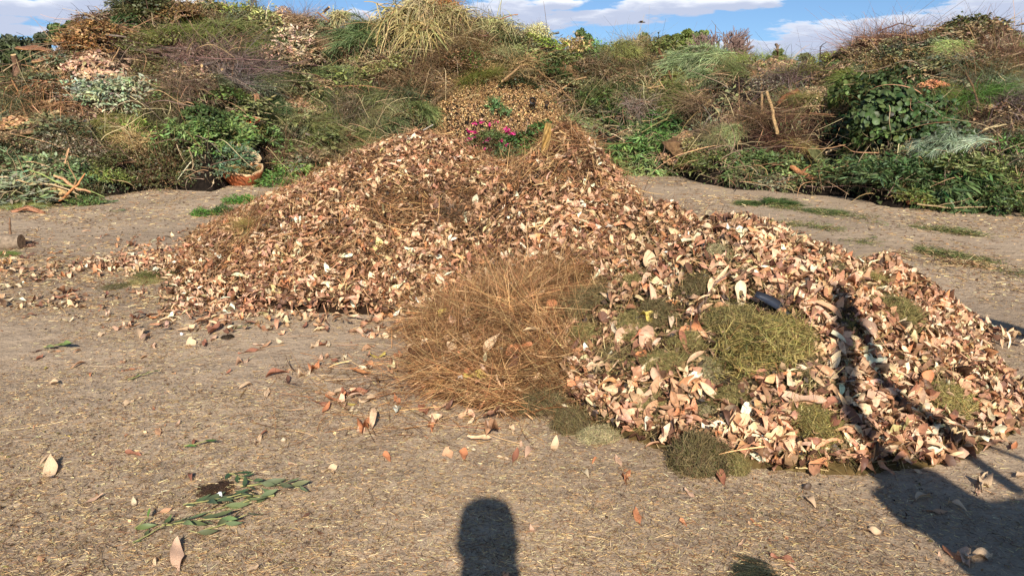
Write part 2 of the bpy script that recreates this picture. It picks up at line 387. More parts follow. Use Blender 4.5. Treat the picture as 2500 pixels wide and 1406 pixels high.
# thin skirt spreading to the left
def d1b(x, y):
    e = np.exp(-((x+1.9)/1.0)**2-((y-6.7)/1.1)**2)*1.1+np.exp(-((x+3.0)/1.2)**2-((y-6.8)/.9)**2)*.4+np.exp(-((x+1.3)/1.5)**2-((y-5.8)/.55)**2)*.75+np.exp(-((x+3.4)/.8)**2-((y-7.6)/.9)**2)*.25+.22*np.exp(-((x+4.4)/1.3)**2-((y-6.9)/.9)**2)
    e = e*np.clip(.55+1.6*fbm(x*1.4, y*1.4, 33), .05, 1.2)
    return np.where(h1(x, y) < .12, e, 0)
x, y = region_pts(26000, -6.6, 1.0, 4.9, 10, d1b)
A = leaf_cover(lambda a, b: h1(a, b), x, y, .07, .14, .45, .025, acc=A)
A.build('leaves', M_leaf, c1)
x, y = region_pts(130000, -4.4, 2.4, 5.0, 10.6, lambda x, y: np.clip(straw_mask(STR1, x, y, .42), 0, 1)*(h1(x, y) > .03)*(y < 9.6))
A = strawfill(x, y, h1, .1, .32, .003, .0055, STRAWPAL+[lin(92, 64, 44)], lift=.085, up=.3)
A.build('straw', M_straw, c1)
# heap 2 (near right)
c2 = core('leaf_heap', h2, -.6, 3.6, 2.9, 7.0, 200, M_mulch, np.array(lin(84, 68, 40)))
tag(c2, 'near heap of large pinkish dry leaves mixed with olive mown grass, lower right', 'leaf heap', 'heaps of tipped dry leaves', 'stuff')
OL = [(1430, 760, 55, .9), (1440, 830, 50, .8), (1330, 980, 45, 1.), (1880, 840, 90, 1.), (1800, 820, 60, .9), (1960, 860, 60, .9), (1850, 900, 60, .8), (1760, 630, 35, .9), (1980, 1040, 55, .95), (2290, 980, 50, .9), (1700, 1010, 35, .5), (1580, 980, 40, .8), (1550, 800, 60, .6), (1600, 880, 60, .5),
      (2150, 780, 50, .7), (2100, 700, 45, .5), (2030, 660, 30, .8), (1780, 740, 60, .7), (1700, 760, 40, .6), (1480, 1000, 60, .6), (1440, 1060, 45, .8), (1620, 900, 50, .5), (1750, 930, 60, .6), (1570, 700, 60, .3)]
OL = [(a, b, c*1.12, 1.) for a, b, c in LUMPS]+[(1600, 880, 60, .8), (1780, 740, 70, .8), (1560, 700, 55, .5), (1500, 900, 50, .8), (1660, 960, 50, .6), (2200, 900, 50, .4), (1900, 960, 60, .6)]
x, y = region_pts(46000, .1, 3.5, 2.9, 6.6, lambda x, y: np.clip(h2(x, y)/.06, 0, 1))
m = straw_mask(OL, x, y); st = straw_mask([(1600, 600, 90, .9), (1540, 640, 60, .7), (1400, 700, 80, .9), (1420, 760, 50, .5)], x, y)
keep = (rng.random(len(x)) > np.clip(m*1.0+st*.95, 0, .985)) & (h2(x, y) > h3(x, y)-.02) & (h2(x, y) > h1(x, y)-.05)
x, y = x[keep][:13500], y[keep][:13500]
A = leaf_cover(h2, x, y, .065, .15, .7, .06)
A.build('leaves', M_leaf, c2)
x, y = region_pts(110000, -.2, 3.5, 2.9, 6.6, lambda x, y: np.clip(.35+straw_mask(OL, x, y), 0, 1)*(h2(x, y) > .02))
A = strawfill(x, y, h2, .03, .10, .0018, .004, MOWN, up=.7, lift=.035, seg=3, bendy=.6)
x, y = region_pts(16000, -.2, 3.4, 2.9, 6.6, lambda x, y: np.clip(.12+straw_mask([(1600, 600, 100, 1), (1500, 650, 80, 1), (1450, 720, 60, .6), (1680, 580, 60, .7)], x, y), 0, 1)*(h2(x, y) > .02))
A = strawfill(x, y, h2, .12, .35, .002, .004, STRAWPAL, A, lift=.07)
A.build('mown_grass', M_straw, c2)
# crushed dark scraps between the leaves of both heaps
def scraps(n, fn, x0, x1, y0, y1, parent, yc=9.5):
    x, y = region_pts(n, x0, x1, y0, y1, lambda x, y: (fn(x, y) > .02)*(y < yc)*1.); n = len(x); nn = nrm(normal(x, y, fn, .08)+rng.normal(size=(n, 3))*.6)
    scatter([diamond_tpl(.3, .15), diamond_tpl(.2, .1, .2), diamond_tpl(.42, .12)], np.stack([x, y, fn(x, y)+ground(x, y)+rng.random(n)*.06], 1), frames(nn, rng.uniform(0, 6.28, n)), rng.uniform(.015, .05, n), pick([lin(96, 68, 48), lin(70, 50, 36), lin(140, 104, 76), lin(186, 150, 112), lin(52, 40, 30)], n, val=.3)).build('scraps', M_leaf, parent)
scraps(60000, h1, -4.4, 2.4, 5.0, 10.0, c1); scraps(30000, h2, -.2, 3.5, 2.9, 6.6, c2, 6.8)
# heap 3 (fine brown straw)
c3 = core('straw_heap', h3, -1.0, 1.6, 3.4, 6.4, 140, M_mulch, np.array(lin(74, 50, 32)))
tag(c3, 'low heap of fine brown needle straw between the two leaf heaps', 'straw heap', None, 'stuff')
x, y = region_pts(110000, -1.2, 1.4, 3.3, 6.4, lambda x, y: np.clip(h3(x, y)/.05, 0, 1))
A = strawfill(x, y, h3, .10, .30, .002, .0042, STRAWPAL, lift=.06, up=.14, bendy=.6)
x, y = region_pts(9000, -1.9, 1.4, 3.3, 5.6, lambda x, y: np.exp(-((x+.55)/.55)**2-((y-4.0)/.55)**2))
A = strawfill(x, y, lambda a, b: h3(a, b)*0, .12, .3, .002, .004, STRAWPAL, A, lift=.02, up=.06, bendy=.3)
A.build('straw', M_straw, c3)
x, y = region_pts(1500, -1.0, 1.3, 3.3, 6.2, lambda x, y: np.clip(h3(x, y)/.05, 0, 1)*.2+.25*np.exp(-((x+.45)/.5)**2-((y-4.2)/.8)**2))
leaf_cover(h3, x, y, .08, .15, .8, .08).build('leaves', M_leaf, c3)

# ------------------------------------------------------------------ loose straw and chips on the dirt
def litter(n, y0, y1, lo, hi, w0, w1, pal, name, label, dens):
    yy = y0*(y1/y0)**rng.random(n); xx = rng.uniform(-.85, .85, n)*yy*.95
    k = (rng.random(n) < dens(xx, yy)) & (surf(xx, yy)-ground(xx, yy) < .03); xx, yy = xx[k], yy[k]; n = len(xx)
    D = np.stack([np.cos(a := rng.uniform(0, 2*PI, n)), np.sin(a), rng.normal(size=n)*.12], 1); L_ = rng.uniform(lo, hi, n)*np.clip(yy/4, .8, 3)**.5
    P0 = np.stack([xx, yy, ground(xx, yy)+.003+rng.random(n)*.004], 1)
    b = rng.normal(size=(n, 3))*.25; b[:, 2] = np.abs(b[:, 2])*.2
    return strands(P0, D, L_, 2, b, rng.uniform(w0, w1, n)*np.clip(yy/4, .8, 3)**.5, pick(pal, n, val=.25))
DRY = [lin(206, 176, 124), lin(188, 152, 104), lin(150, 112, 76), lin(222, 200, 150), lin(110, 80, 56), lin(86, 62, 44)]
pat = lambda x, y: np.clip(.38+.5*fbm(x*.35, y*.35, 131)+.7*np.clip((-x-.3)/1.2, 0, 1)*np.clip((4.6-y)/1.5, 0, 1)+1.5*fbm(x*.9, y*.9, 120)+.25*fbm(x*4, y*4, 124), .05, 1)
A = litter(230000, 2.1, 7.5, .008, .035, .0012, .003, DRY, None, None, pat)
V, f, c = A.get(); B = Acc(); B.V = A.V; B.Q = A.Q; B.c = A.c; B.n = A.n
A2 = litter(60000, 5.5, 15.5, .02, .05, .003, .006, DRY, None, None, pat)
V2, f2, c2_ = A2.get(); B.add(V2, f2[0], None, c2_)
# chips
n = 14000; yy = 2.1*(15/2.1)**rng.random(n); xx = rng.uniform(-.85, .85, n)*yy*.95; k = (surf(xx, yy)-ground(xx, yy) < .03) & (rng.random(n) < pat(xx+3, yy)); xx, yy = xx[k], yy[k]; n = len(xx)
NN = nrm(np.array([0, 0, 1.])+rng.normal(size=(n, 3))*.3)
scatter([diamond_tpl(.2, .12), diamond_tpl(.35, .05), diamond_tpl(.12, .1)], np.stack([xx, yy, ground(xx, yy)+.006], 1), frames(NN, rng.uniform(0, 6.28, n)), rng.uniform(.008, .028, n)*np.clip(yy/4, .8, 2.5)**.6, pick(DRY+[lin(160, 110, 80), lin(120, 110, 60), lin(60, 44, 34)], n, val=.3), B)
# longer stalks
n = 500; yy = 2.2*(9/2.2)**rng.random(n); xx = rng.uniform(-.8, .8, n)*yy*.9; k = surf(xx, yy)-ground(xx, yy) < .03; xx, yy = xx[k], yy[k]; n = len(xx); a = rng.uniform(0, 6.28, n)
strands(np.stack([xx, yy, ground(xx, yy)+.006], 1), np.stack([np.cos(a), np.sin(a), 0*a], 1), rng.uniform(.06, .22, n), 5, np.stack([rng.normal(size=n)*.3, rng.normal(size=n)*.3, 0*a], 1), rng.uniform(.0015, .003, n), pick(DRY, n, val=.25), B)
tag(B.build('straw_litter', M_straw), 'short chopped straw and wood crumbs trodden into the dirt', 'litter', None, 'stuff')

# ------------------------------------------------------------------ the bank: core, then a coat of mixed cuttings
az = np.linspace(_az(-500, 400), _az(3000, 400), 560); rr_ = np.linspace(9.0, 30.0, 300)
AZ, RR = np.meshgrid(az, rr_); X = np.sin(AZ)*RR; Y = np.cos(AZ)*RR; Zb = bank(X, Y); Z = np.where(Zb > .02, Zb-.05, -.1)+ground(X, Y)*np.clip(1-(RR-20)/10, 0, 1)
V = np.stack([X, Y, Z], -1).reshape(-1, 3); i = np.arange(299)[:, None]*560+np.arange(559)[None]; Q = np.stack([i, i+1, i+561, i+560], -1).reshape(-1, 4)
bk = mk('green_waste_bank', V, Q, M_mulch, np.array(lin(28, 22, 17))*np.ones((len(V), 1)), smooth=True)  # near-black core colour stands in for deep shade between the cuttings
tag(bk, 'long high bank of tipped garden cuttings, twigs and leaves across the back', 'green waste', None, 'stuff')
def bank_pts(n, tmax=1.25):
    a = rng.uniform(_az(-350, 400), _az(2850, 400), n); t = rng.random(n)*tmax
    D0 = np.interp(a, FA, FD); D1 = np.interp(a, CA, CR); r = D0+(D1-D0)*t
    x = np.sin(a)*r; y = np.cos(a)*r; z = bank(x, y); k = z > .03
    return x[k], y[k]
MUL = [(1130, 250, 75), (1210, 225, 80), (1215, 300, 95), (1310, 262, 75), (1345, 305, 60), (1100, 310, 55)]
MW = [(hit1(a, b), c) for a, b, c in MUL]
def mulmask(x, y):
    m = np.zeros(x.shape)
    for q, c in MW:
        if q is None or q[1] < 10: continue
        r = c/F*q[1]*1.15; m = np.maximum(m, np.exp(-(((x-q[0])/r)**2+((y-q[1])/(r*1.6))**2)**2))
    return m
def nomulch(x, y):
    k = rng.random(len(x)) > mulmask(x, y)*.985; return x[k], y[k]
# each patch of the coat is one tipped load of one kind
PATCH = [lin(110, 114, 70), lin(138, 134, 92), lin(98, 102, 72), lin(150, 126, 94), lin(122, 102, 80), lin(170, 146, 110), lin(124, 130, 100), lin(86, 96, 56), lin(144, 118, 90), lin(128, 128, 82)]
np_ = 330; ppx, ppy = bank_pts(np_); pcol = np.array(PATCH)[rng.integers(0, len(PATCH), len(ppx))]
def patch_of(x, y):
    xw = x+fbm(x*1.5, y*1.5, 201)*.6; yw = y+fbm(x*1.5, y*1.5, 207)*.6
    out = np.zeros(len(x), int)
    for s in range(0, len(x), 20000):
        d = (xw[s:s+20000, None]-ppx[None])**2+(yw[s:s+20000, None]-ppy[None])**2; out[s:s+20000] = d.argmin(1)
    return out
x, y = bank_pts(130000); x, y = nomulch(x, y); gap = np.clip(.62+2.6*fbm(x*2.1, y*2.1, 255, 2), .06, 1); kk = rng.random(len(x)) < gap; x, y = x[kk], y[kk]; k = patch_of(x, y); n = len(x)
z = bank(x, y)+ground(x, y)+rng.random(n)**2*.16-.03
Nn = normal(x, y, bank, .15); NN = nrm(Nn*.6+rng.normal(size=(n, 3))*.7+np.array([0, -.2, .2]))
ls = rng.uniform(.03, .085, n)*(.8+.5*((k*7919) % 10)/10)
DT = [diamond_tpl(.3, .1), diamond_tpl(.2, .15), diamond_tpl(.16, .05, .15), diamond_tpl(.4, .08)]
cc = pcol[k]*(.45+1.25*rng.random((n, 1))**1.5)*(1+rng.normal(size=(n, 3))*.08)
A = scatter(DT, np.stack([x, y, z], 1), frames(NN, rng.uniform(0, 6.28, n)), ls, np.clip(cc, .01, .9))
A.build('leaves', M_fol, bk)
x, y = bank_pts(30000); x, y = nomulch(x, y); gap = np.clip(.7+2.2*fbm(x*2.1, y*2.1, 255, 2), .15, 1); kk = rng.random(len(x)) < gap; x, y = x[kk], y[kk]; k = patch_of(x+.3, y); n = len(x)
pdir = rng.normal(size=(len(ppx), 3)); pdir[:, 2] = -.2-np.abs(pdir[:, 2])*.4
Nn = normal(x, y, bank, .15); D = nrm(pdir[k]*.9+rng.normal(size=(n, 3))*.75+Nn*.35); z = bank(x, y)+ground(x, y)+rng.random(n)*.12
tw = pick([lin(160, 134, 100), lin(120, 96, 74), lin(188, 166, 126), lin(92, 74, 62), lin(140, 136, 92), lin(100, 104, 70), lin(206, 186, 150)], n, val=.3)
bend = rng.normal(size=(n, 3))*.25; bend[:, 2] -= .3
L_ = rng.uniform(.10, .38, n)
A = strands(np.stack([x, y, z], 1), D, L_, 4, bend, rng.uniform(.006, .014, n), tw*(.5+.9*rng.random((n, 1))), wob=.02)
# a few wands arching over
x, y = bank_pts(5200); x, y = nomulch(x, y); n = len(x); D = nrm(rng.normal(size=(n, 3))*[1, .6, .5]+np.array([0, -.5, .5])); bend = rng.normal(size=(n, 3))*.3; bend[:, 2] -= .5
strands(np.stack([x, y, bank(x, y)+.05], 1), D, rng.uniform(.35, 1.15, n), 9, bend, rng.uniform(.008, .018, n), pick([lin(176, 146, 106), lin(196, 174, 132), lin(146, 122, 102), lin(190, 146, 108), lin(110, 88, 72)], n), A, wob=.03)
A.build('twigs', M_straw, bk)
# the slope of chipped mulch: one sheet of chips over the bank's own slope
ms = empty('mulch_slope', (0, 0, 0)); x, y = bank_pts(420000); k = rng.random(len(x)) < mulmask(x, y); x, y = x[k], y[k]; n = len(x); x0, y0 = x.mean(), y.mean()
Nn = nrm(normal(x, y, bank, .15)+rng.normal(size=(n, 3))*.45)
cm = pick([lin(206, 166, 110), lin(186, 146, 96), lin(160, 122, 80), lin(224, 190, 136), lin(120, 90, 60), lin(96, 72, 50), lin(150, 116, 72)], n, val=.3)
mw = x-x0; A = scatter([diamond_tpl(.22, .08), diamond_tpl(.3, .05), diamond_tpl(.12, .08)], np.stack([x-x0, y-y0, bank(x, y)+ground(x, y)-.03+rng.random(n)*.05], 1), frames(Nn, rng.uniform(0, 6.28, n)), rng.uniform(.025, .06, n), cm)
A.build('chips', M_leaf, ms); ms.location = (x0, y0, 0)
k = rng.random(n) < .12; m2 = int(k.sum()); B = strands(np.stack([x[k]-x0, y[k]-y0, bank(x[k], y[k])+.02], 1), nrm(rng.normal(size=(m2, 3))*[1, 1, .4]), rng.uniform(.06, .2, m2), 3, rng.normal(size=(m2, 3))*.3, rng.uniform(.004, .008, m2), pick(STRAWPAL, m2)); B.build('straw', M_straw, ms)
tag(ms, 'bare slope of tan chipped mulch in the middle of the bank, above the magenta flowers', 'mulch')

# ------------------------------------------------------------------ plant clumps: a few source meshes, copied
def dome(n, R=.5, H=.42, r0=.55, s=0, low=-.15):
    d = nrm(rng.normal(size=(n, 3))); d[:, 2] = np.abs(d[:, 2])*(1-low)+low
    r = (r0+(1-r0)*rng.random(n)**.6)*(1+.55*fbm(d[:, 0]*2.2+s, d[:, 1]*2.2+d[:, 2]*1.7, s, 2))
    return d*r[:, None]*np.array([R, R, H]), d
def vary(n, v=.38, j=.08): return np.clip(1+rng.normal(size=(n, 1))*v+rng.normal(size=(n, 3))*j, .25, 1.9)
def p_shrub(s, nl=2600, lo=.025, hi=.055):
    P, d = dome(nl, s=s, r0=.5); NN = nrm(d*.5+rng.normal(size=(nl, 3))*.7)
    A = scatter([diamond_tpl(.3, .12), diamond_tpl(.22, .1), diamond_tpl(.36, .06)], P, frames(NN, rng.uniform(0, 6.28, nl)), rng.uniform(lo, hi, nl), vary(nl))
    B = Acc(); n = 420; P, d = dome(n, s=s, r0=.2); D = nrm(d+rng.normal(size=(n, 3))*.5)
    strands(P*.5, D, rng.uniform(.15, .38, n), 4, rng.normal(size=(n, 3))*.25, rng.uniform(.004, .009, n), vary(n)*np.array(lin(140, 112, 84)), B, wob=.03)
    return {'foliage': (A, M_fol, True), 'sprays': (B, M_straw, False)}
def p_twiggy(s, n=1500, wide=(.004, .009), curl=.8, ln=(.16, .46)):
    P, d = dome(n, s=s, r0=.3); D = nrm(d*.15+rng.normal(size=(n, 3))*.8); b = rng.normal(size=(n, 3))*curl; b[:, 2] -= .25
    A = strands(P*.85, D, rng.uniform(*ln, n), 5, b, rng.uniform(*wide, n), vary(n, .3), wob=.03)
    B = Acc()
    for k in range(5):
        a = rng.uniform(0, 6.28); p = wobbly((math.cos(a)*.4, math.sin(a)*.4, rng.uniform(0, .3)), (-math.cos(a+.6)*.4, -math.sin(a+.6)*.4, rng.uniform(.1, .45)), 8, .1)
        tube(B, p, np.linspace(.016, .007, 8), 6, vary(1)[0])
    return {'sprays': (A, M_straw, True), 'foliage': (p_few(s), M_fol, True)}
def p_few(s, n=260):
    P, d = dome(n, s=s); return scatter([diamond_tpl(.3, .12)], P, frames(nrm(d+rng.normal(size=(n, 3))*.6), rng.uniform(0, 6.28, n)), rng.uniform(.02, .04, n), vary(n)*1.1)
def p_feather(s, nb=46, nn=75, droop=.55, one=None):
    A = Acc(); B = Acc(); sweep = nrm(np.array([rng.normal(), rng.normal()*.4-.4, 0]) if one is None else np.array(one, float))
    for k in range(nb):
        P, d = dome(1, s=s, r0=.1); o = P[0]*.55; D = nrm(d[0]*.55+sweep*1.0+rng.normal(size=3)*.3+np.array([0, 0, .25])); Lb = rng.uniform(.25, .5)
        t = rng.random(nn); bp = o+D*Lb*t[:, None]+np.array([0, 0, -droop])*Lb*(t*t)[:, None]
        dd = nrm(D*1.0+rng.normal(size=(nn, 3))*.38+np.array([0, 0, -.35])); b = rng.normal(size=(nn, 3))*.15; b[:, 2] -= .5
        c = vary(nn, .3, .06)*rng.uniform(.75, 1.35)
        strands(bp, dd, rng.uniform(.12, .28, nn), 3, b, rng.uniform(.006, .010, nn), c, A)
        tube(B, [o+D*Lb*q+np.array([0, 0, -droop])*Lb*q*q for q in np.linspace(0, 1, 5)], np.linspace(.007, .002, 5), 4, lin(150, 128, 92), cap=False)
    return {'foliage': (A, M_fol, True), 'sprays': (B, M_bark, False)}
def p_lance(s, nt=130, nl=9, lo=.09, hi=.15, w=.11, hang=.35):
    tp = [leaf_tpl(4, w, 'lance', bend=b, fold=.3, twist=t) for b, t in ((-.5, .3), (.3, -.4), (-1., .6), (.1, 0))]
    P, d = dome(nt, s=s, r0=.35); D = nrm(d+rng.normal(size=(nt, 3))*.4); k = np.repeat(np.arange(nt), nl); n = len(k); t = np.tile(np.linspace(.3, 1, nl), nt)
    Lb = rng.uniform(.15, .3, nt); O = P*.75+D*0; q = O[k]+D[k]*(Lb[k]*t)[:, None]
    T = nrm(D[k]*.6+rng.normal(size=(n, 3))*.6+np.array([0, 0, -hang])); Z = nrm(np.cross(T, rng.normal(size=(n, 3)))*.6+d[k]*.8); Bi = nrm(np.cross(Z, T)); Z = np.cross(T, Bi)
    R = np.stack([T, Bi, Z], -1); ls = rng.uniform(lo, hi, n)
    A = scatter(tp, q+T*ls[:, None]*.5, R, ls, vary(n, .25, .08)*np.repeat(vary(nt, .12, .05), nl, 0))
    B = strands(O, D, Lb, 3, np.zeros((nt, 3)), rng.uniform(.005, .008, nt), vary(nt)*np.array(lin(140, 120, 80)))
    return {'foliage': (A, M_fol, True), 'sprays': (B, M_straw, False)}
def p_broad(s, nl=620, lo=.055, hi=.10):
    tp = [leaf_tpl(5, .42, 'round', bend=b, fold=f) for b, f in ((-.6, .15), (.4, .3), (-.2, -.2), (-.9, .25))]
    P, d = dome(nl, s=s, r0=.72); NN = nrm(d*.8+np.array([0, -.35, .45])+rng.normal(size=(nl, 3))*.42)
    A = scatter(tp, P, frames(NN, rng.uniform(0, 6.28, nl)), rng.uniform(lo, hi, nl), vary(nl, .3, .08))
    n = 130; P, d = dome(n, s=s, r0=.3); B = strands(P*.7, nrm(d+rng.normal(size=(n, 3))*.5), rng.uniform(.15, .35, n), 4, rng.normal(size=(n, 3))*.3, rng.uniform(.005, .008, n), vary(n)*np.array(lin(110, 100, 60)))
    return {'foliage': (A, M_fol, True), 'sprays': (B, M_straw, False)}
def p_strap(s, n=520, w=(.009, .02), ln=(.35, .75), up=.5):
    a = rng.uniform(0, 6.28, n); el = rng.uniform(.1, 1.3, n); D = np.stack([np.cos(a)*np.cos(el), np.sin(a)*np.cos(el)-.35, np.sin(el)*up+.1], 1)
    P = np.stack([rng.normal(size=n)*.13, rng.normal(size=n)*.13, rng.uniform(.1, .35, n)], 1); b = rng.normal(size=(n, 3))*.25; b[:, 2] -= rng.uniform(.7, 1.3, n)
    A = strands(P, D, rng.uniform(*ln, n), 6, b, rng.uniform(*w, n), vary(n, .25), wob=.02)
    return {'fronds': (A, M_straw, True)}
def p_grass(s, n=1500, lean=(0, 0, 0)):
    a = rng.uniform(0, 6.28, n); r = .4*rng.random(n)**.5; P = np.stack([np.cos(a)*r, np.sin(a)*r, rng.uniform(0, .25, n)*(1-r*1.5)], 1)
    D = nrm(np.stack([np.cos(a)*.6, np.sin(a)*.6, np.full(n, .28)], 1)+rng.normal(size=(n, 3))*.45+np.array(lean)); b = rng.normal(size=(n, 3))*.3; b[:, 2] -= .55
    return {'foliage': (strands(P, D, rng.uniform(.18, .5, n), 5, b, rng.uniform(.004, .008, n), vary(n, .3)), M_fol, True)}
def p_reeds(s, n=70):
    P = np.stack([rng.normal(size=n)*.18, rng.normal(size=n)*.1, np.zeros(n)], 1); D = nrm(np.stack([rng.normal(size=n)*.35, rng.normal(size=n)*.2, np.ones(n)], 1)); b = rng.normal(size=(n, 3))*.3; b[:, 2] -= .25
    A = strands(P, D, rng.uniform(.35, .8, n), 7, b, rng.uniform(.006, .012, n), vary(n)); return {'fronds': (A, M_straw, True)}
def p_chips(s, n=3600, lo=.02, hi=.05, tp=None, st=900):
    P, d = dome(n, s=s, r0=.9, H=.34); NN = nrm(d*1.2+rng.normal(size=(n, 3))*.5)
    A = scatter(tp or [diamond_tpl(.22, .1), diamond_tpl(.3, .05), diamond_tpl(.1, .08)], P, frames(NN, rng.uniform(0, 6.28, n)), rng.uniform(lo, hi, n), vary(n, .28))
    P, d = dome(st, s=s, r0=.9, H=.34); strands(P, np.cross(d, rng.normal(size=(st, 3))), rng.uniform(.05, .16, st), 3, rng.normal(size=(st, 3))*.4, rng.uniform(.003, .006, st), vary(st, .3)*.85, A)
    B = Acc(); u_ = np.linspace(0, 2*PI, 19)[:-1]; rows = []
    for e in np.linspace(-.1, 1.35, 7): rows.append(np.stack([np.cos(u_)*math.cos(e), np.sin(u_)*math.cos(e), np.full(18, math.sin(e))], 1))
    V = np.concatenate(rows); rr = .88*(1+.55*fbm(V[:, 0]*2.2+s, V[:, 1]*2.2+V[:, 2]*1.7, s, 2)); V = V*rr[:, None]*np.array([.5, .5, .34])
    Q = [(i*18+k, i*18+(k+1) % 18, (i+1)*18+(k+1) % 18, (i+1)*18+k) for i in range(6) for k in range(18)]
    V = np.vstack([V, [0, 0, V[-18:, 2].mean()]]); B.add(V, Q, [(108+k, 108+(k+1) % 18, 126) for k in range(18)], (.35, .32, .3))
    return {'foliage': (A, M_leaf, True), 'mound': (B, M_mulch, True)}
def p_grassball(s, n=2600, bl=(.10, .30), bw=(.008, .016), out=.35):
    P, d = dome(n, s=s, r0=.93, H=.42, low=-.3); A = strands(P, nrm(np.cross(d, rng.normal(size=(n, 3)))+d*out), rng.uniform(*bl, n), 3, rng.normal(size=(n, 3))*.6, rng.uniform(*bw, n), vary(n, .35))
    x_ = p_chips(s, 10, st=10)['mound']; return {'foliage': (A, M_straw, True), 'mound': x_}
PROTO = {}
def proto(key, f, *a, **k):
    parts = f(*a, **k); PROTO[key] = [(nm, ac.build(nm, mt, link=False), tint) for nm, (ac, mt, tint) in parts.items()]
proto('S0', p_shrub, 1); proto('S1', p_shrub, 2, 2200, .035, .07); proto('S2', p_shrub, 3, 3400, .018, .04)
proto('T0', p_twiggy, 4); proto('T1', p_twiggy, 5, 1100, (.006, .013), .3, (.3, .7))
proto('F0', p_feather, 6); proto('F1', p_feather, 7, 40, 80, .8); proto('F2', p_feather, 8, 50, 70, .3, (.9, -.4, 0))
proto('L0', p_lance, 9); proto('L1', p_lance, 10, 150, 8, .07, .12, .15); proto('L2', p_lance, 11, 90, 12, .13, .24, .07, .9)
proto('B0', p_broad, 12); proto('B1', p_broad, 13, 800, .04, .08)
proto('P0', p_strap, 14, 760, (.008, .016), (.25, .65)); proto('P1', p_strap, 15, 420, (.012, .03), (.3, .7)); proto('G0', p_grass, 16); proto('G1', p_grass, 17, 1300, (.6, -.3, -.2)); proto('R0', p_reeds, 18)
proto('C0', p_chips, 19); proto('C1', p_chips, 20, 1500, .06, .11, [leaf_tpl(4, .24, 'ovate', bend=.6, fold=.3), leaf_tpl(4, .2, 'lance', bend=-.8, fold=.5)], 200)
proto('M0', p_grassball, 21); proto('K0', p_grassball, 22, 9500, (.04, .13), (.008, .015), 0.); proto('K1', p_grassball, 27, 9500, (.04, .13), (.008, .015), 0.)
def clump(key, x, y, z, r, col, name, label, cat, group=None, rz=None, flat=1., lean=(0, 0)):
    e = empty(name, (x, y, z)); s = r/.5; w_ = rng.uniform(1.0, 1.45) if flat < 1 else 1.; e.scale = (s*w_, s, s*flat*(.86 if flat < 1 else 1)); e.rotation_euler = (lean[0], lean[1], rng.uniform(0, 6.28) if rz is None else rz)
    for nm, me, tint in PROTO[key]:
        obj(nm, me, e, col if tint else (.85, .8, .75))
    return tag(e, label, cat, group)
def onbank(px, py):
    q = hit1(px, py)
    if q is None or q[1] < 8:
        # above the skyline of the bare bank: stand on the crest below it
        for dy in range(5, 160, 5):
            q = hit1(px, py+dy)
            if q is not None and q[1] > 8 and q[1] < 22: return q+np.array([0, 0, dy/F*q[1]*.8])
    return q
DG = lin(62, 82, 40); OG = lin(112, 118, 62); YG = lin(158, 162, 76); GG = lin(140, 148, 108); BG = lin(104, 136, 70); SV = lin(176, 190, 160); TN = lin(176, 142, 104); BR = lin(126, 92, 68); RB = lin(134, 102, 80); PB = lin(118, 98, 92); ST = lin(198, 174, 124); PK = lin(200, 164, 132); DO = lin(84, 86, 50); GB = lin(122, 124, 90); LG = lin(130, 152, 84); DD = lin(60, 66, 38)
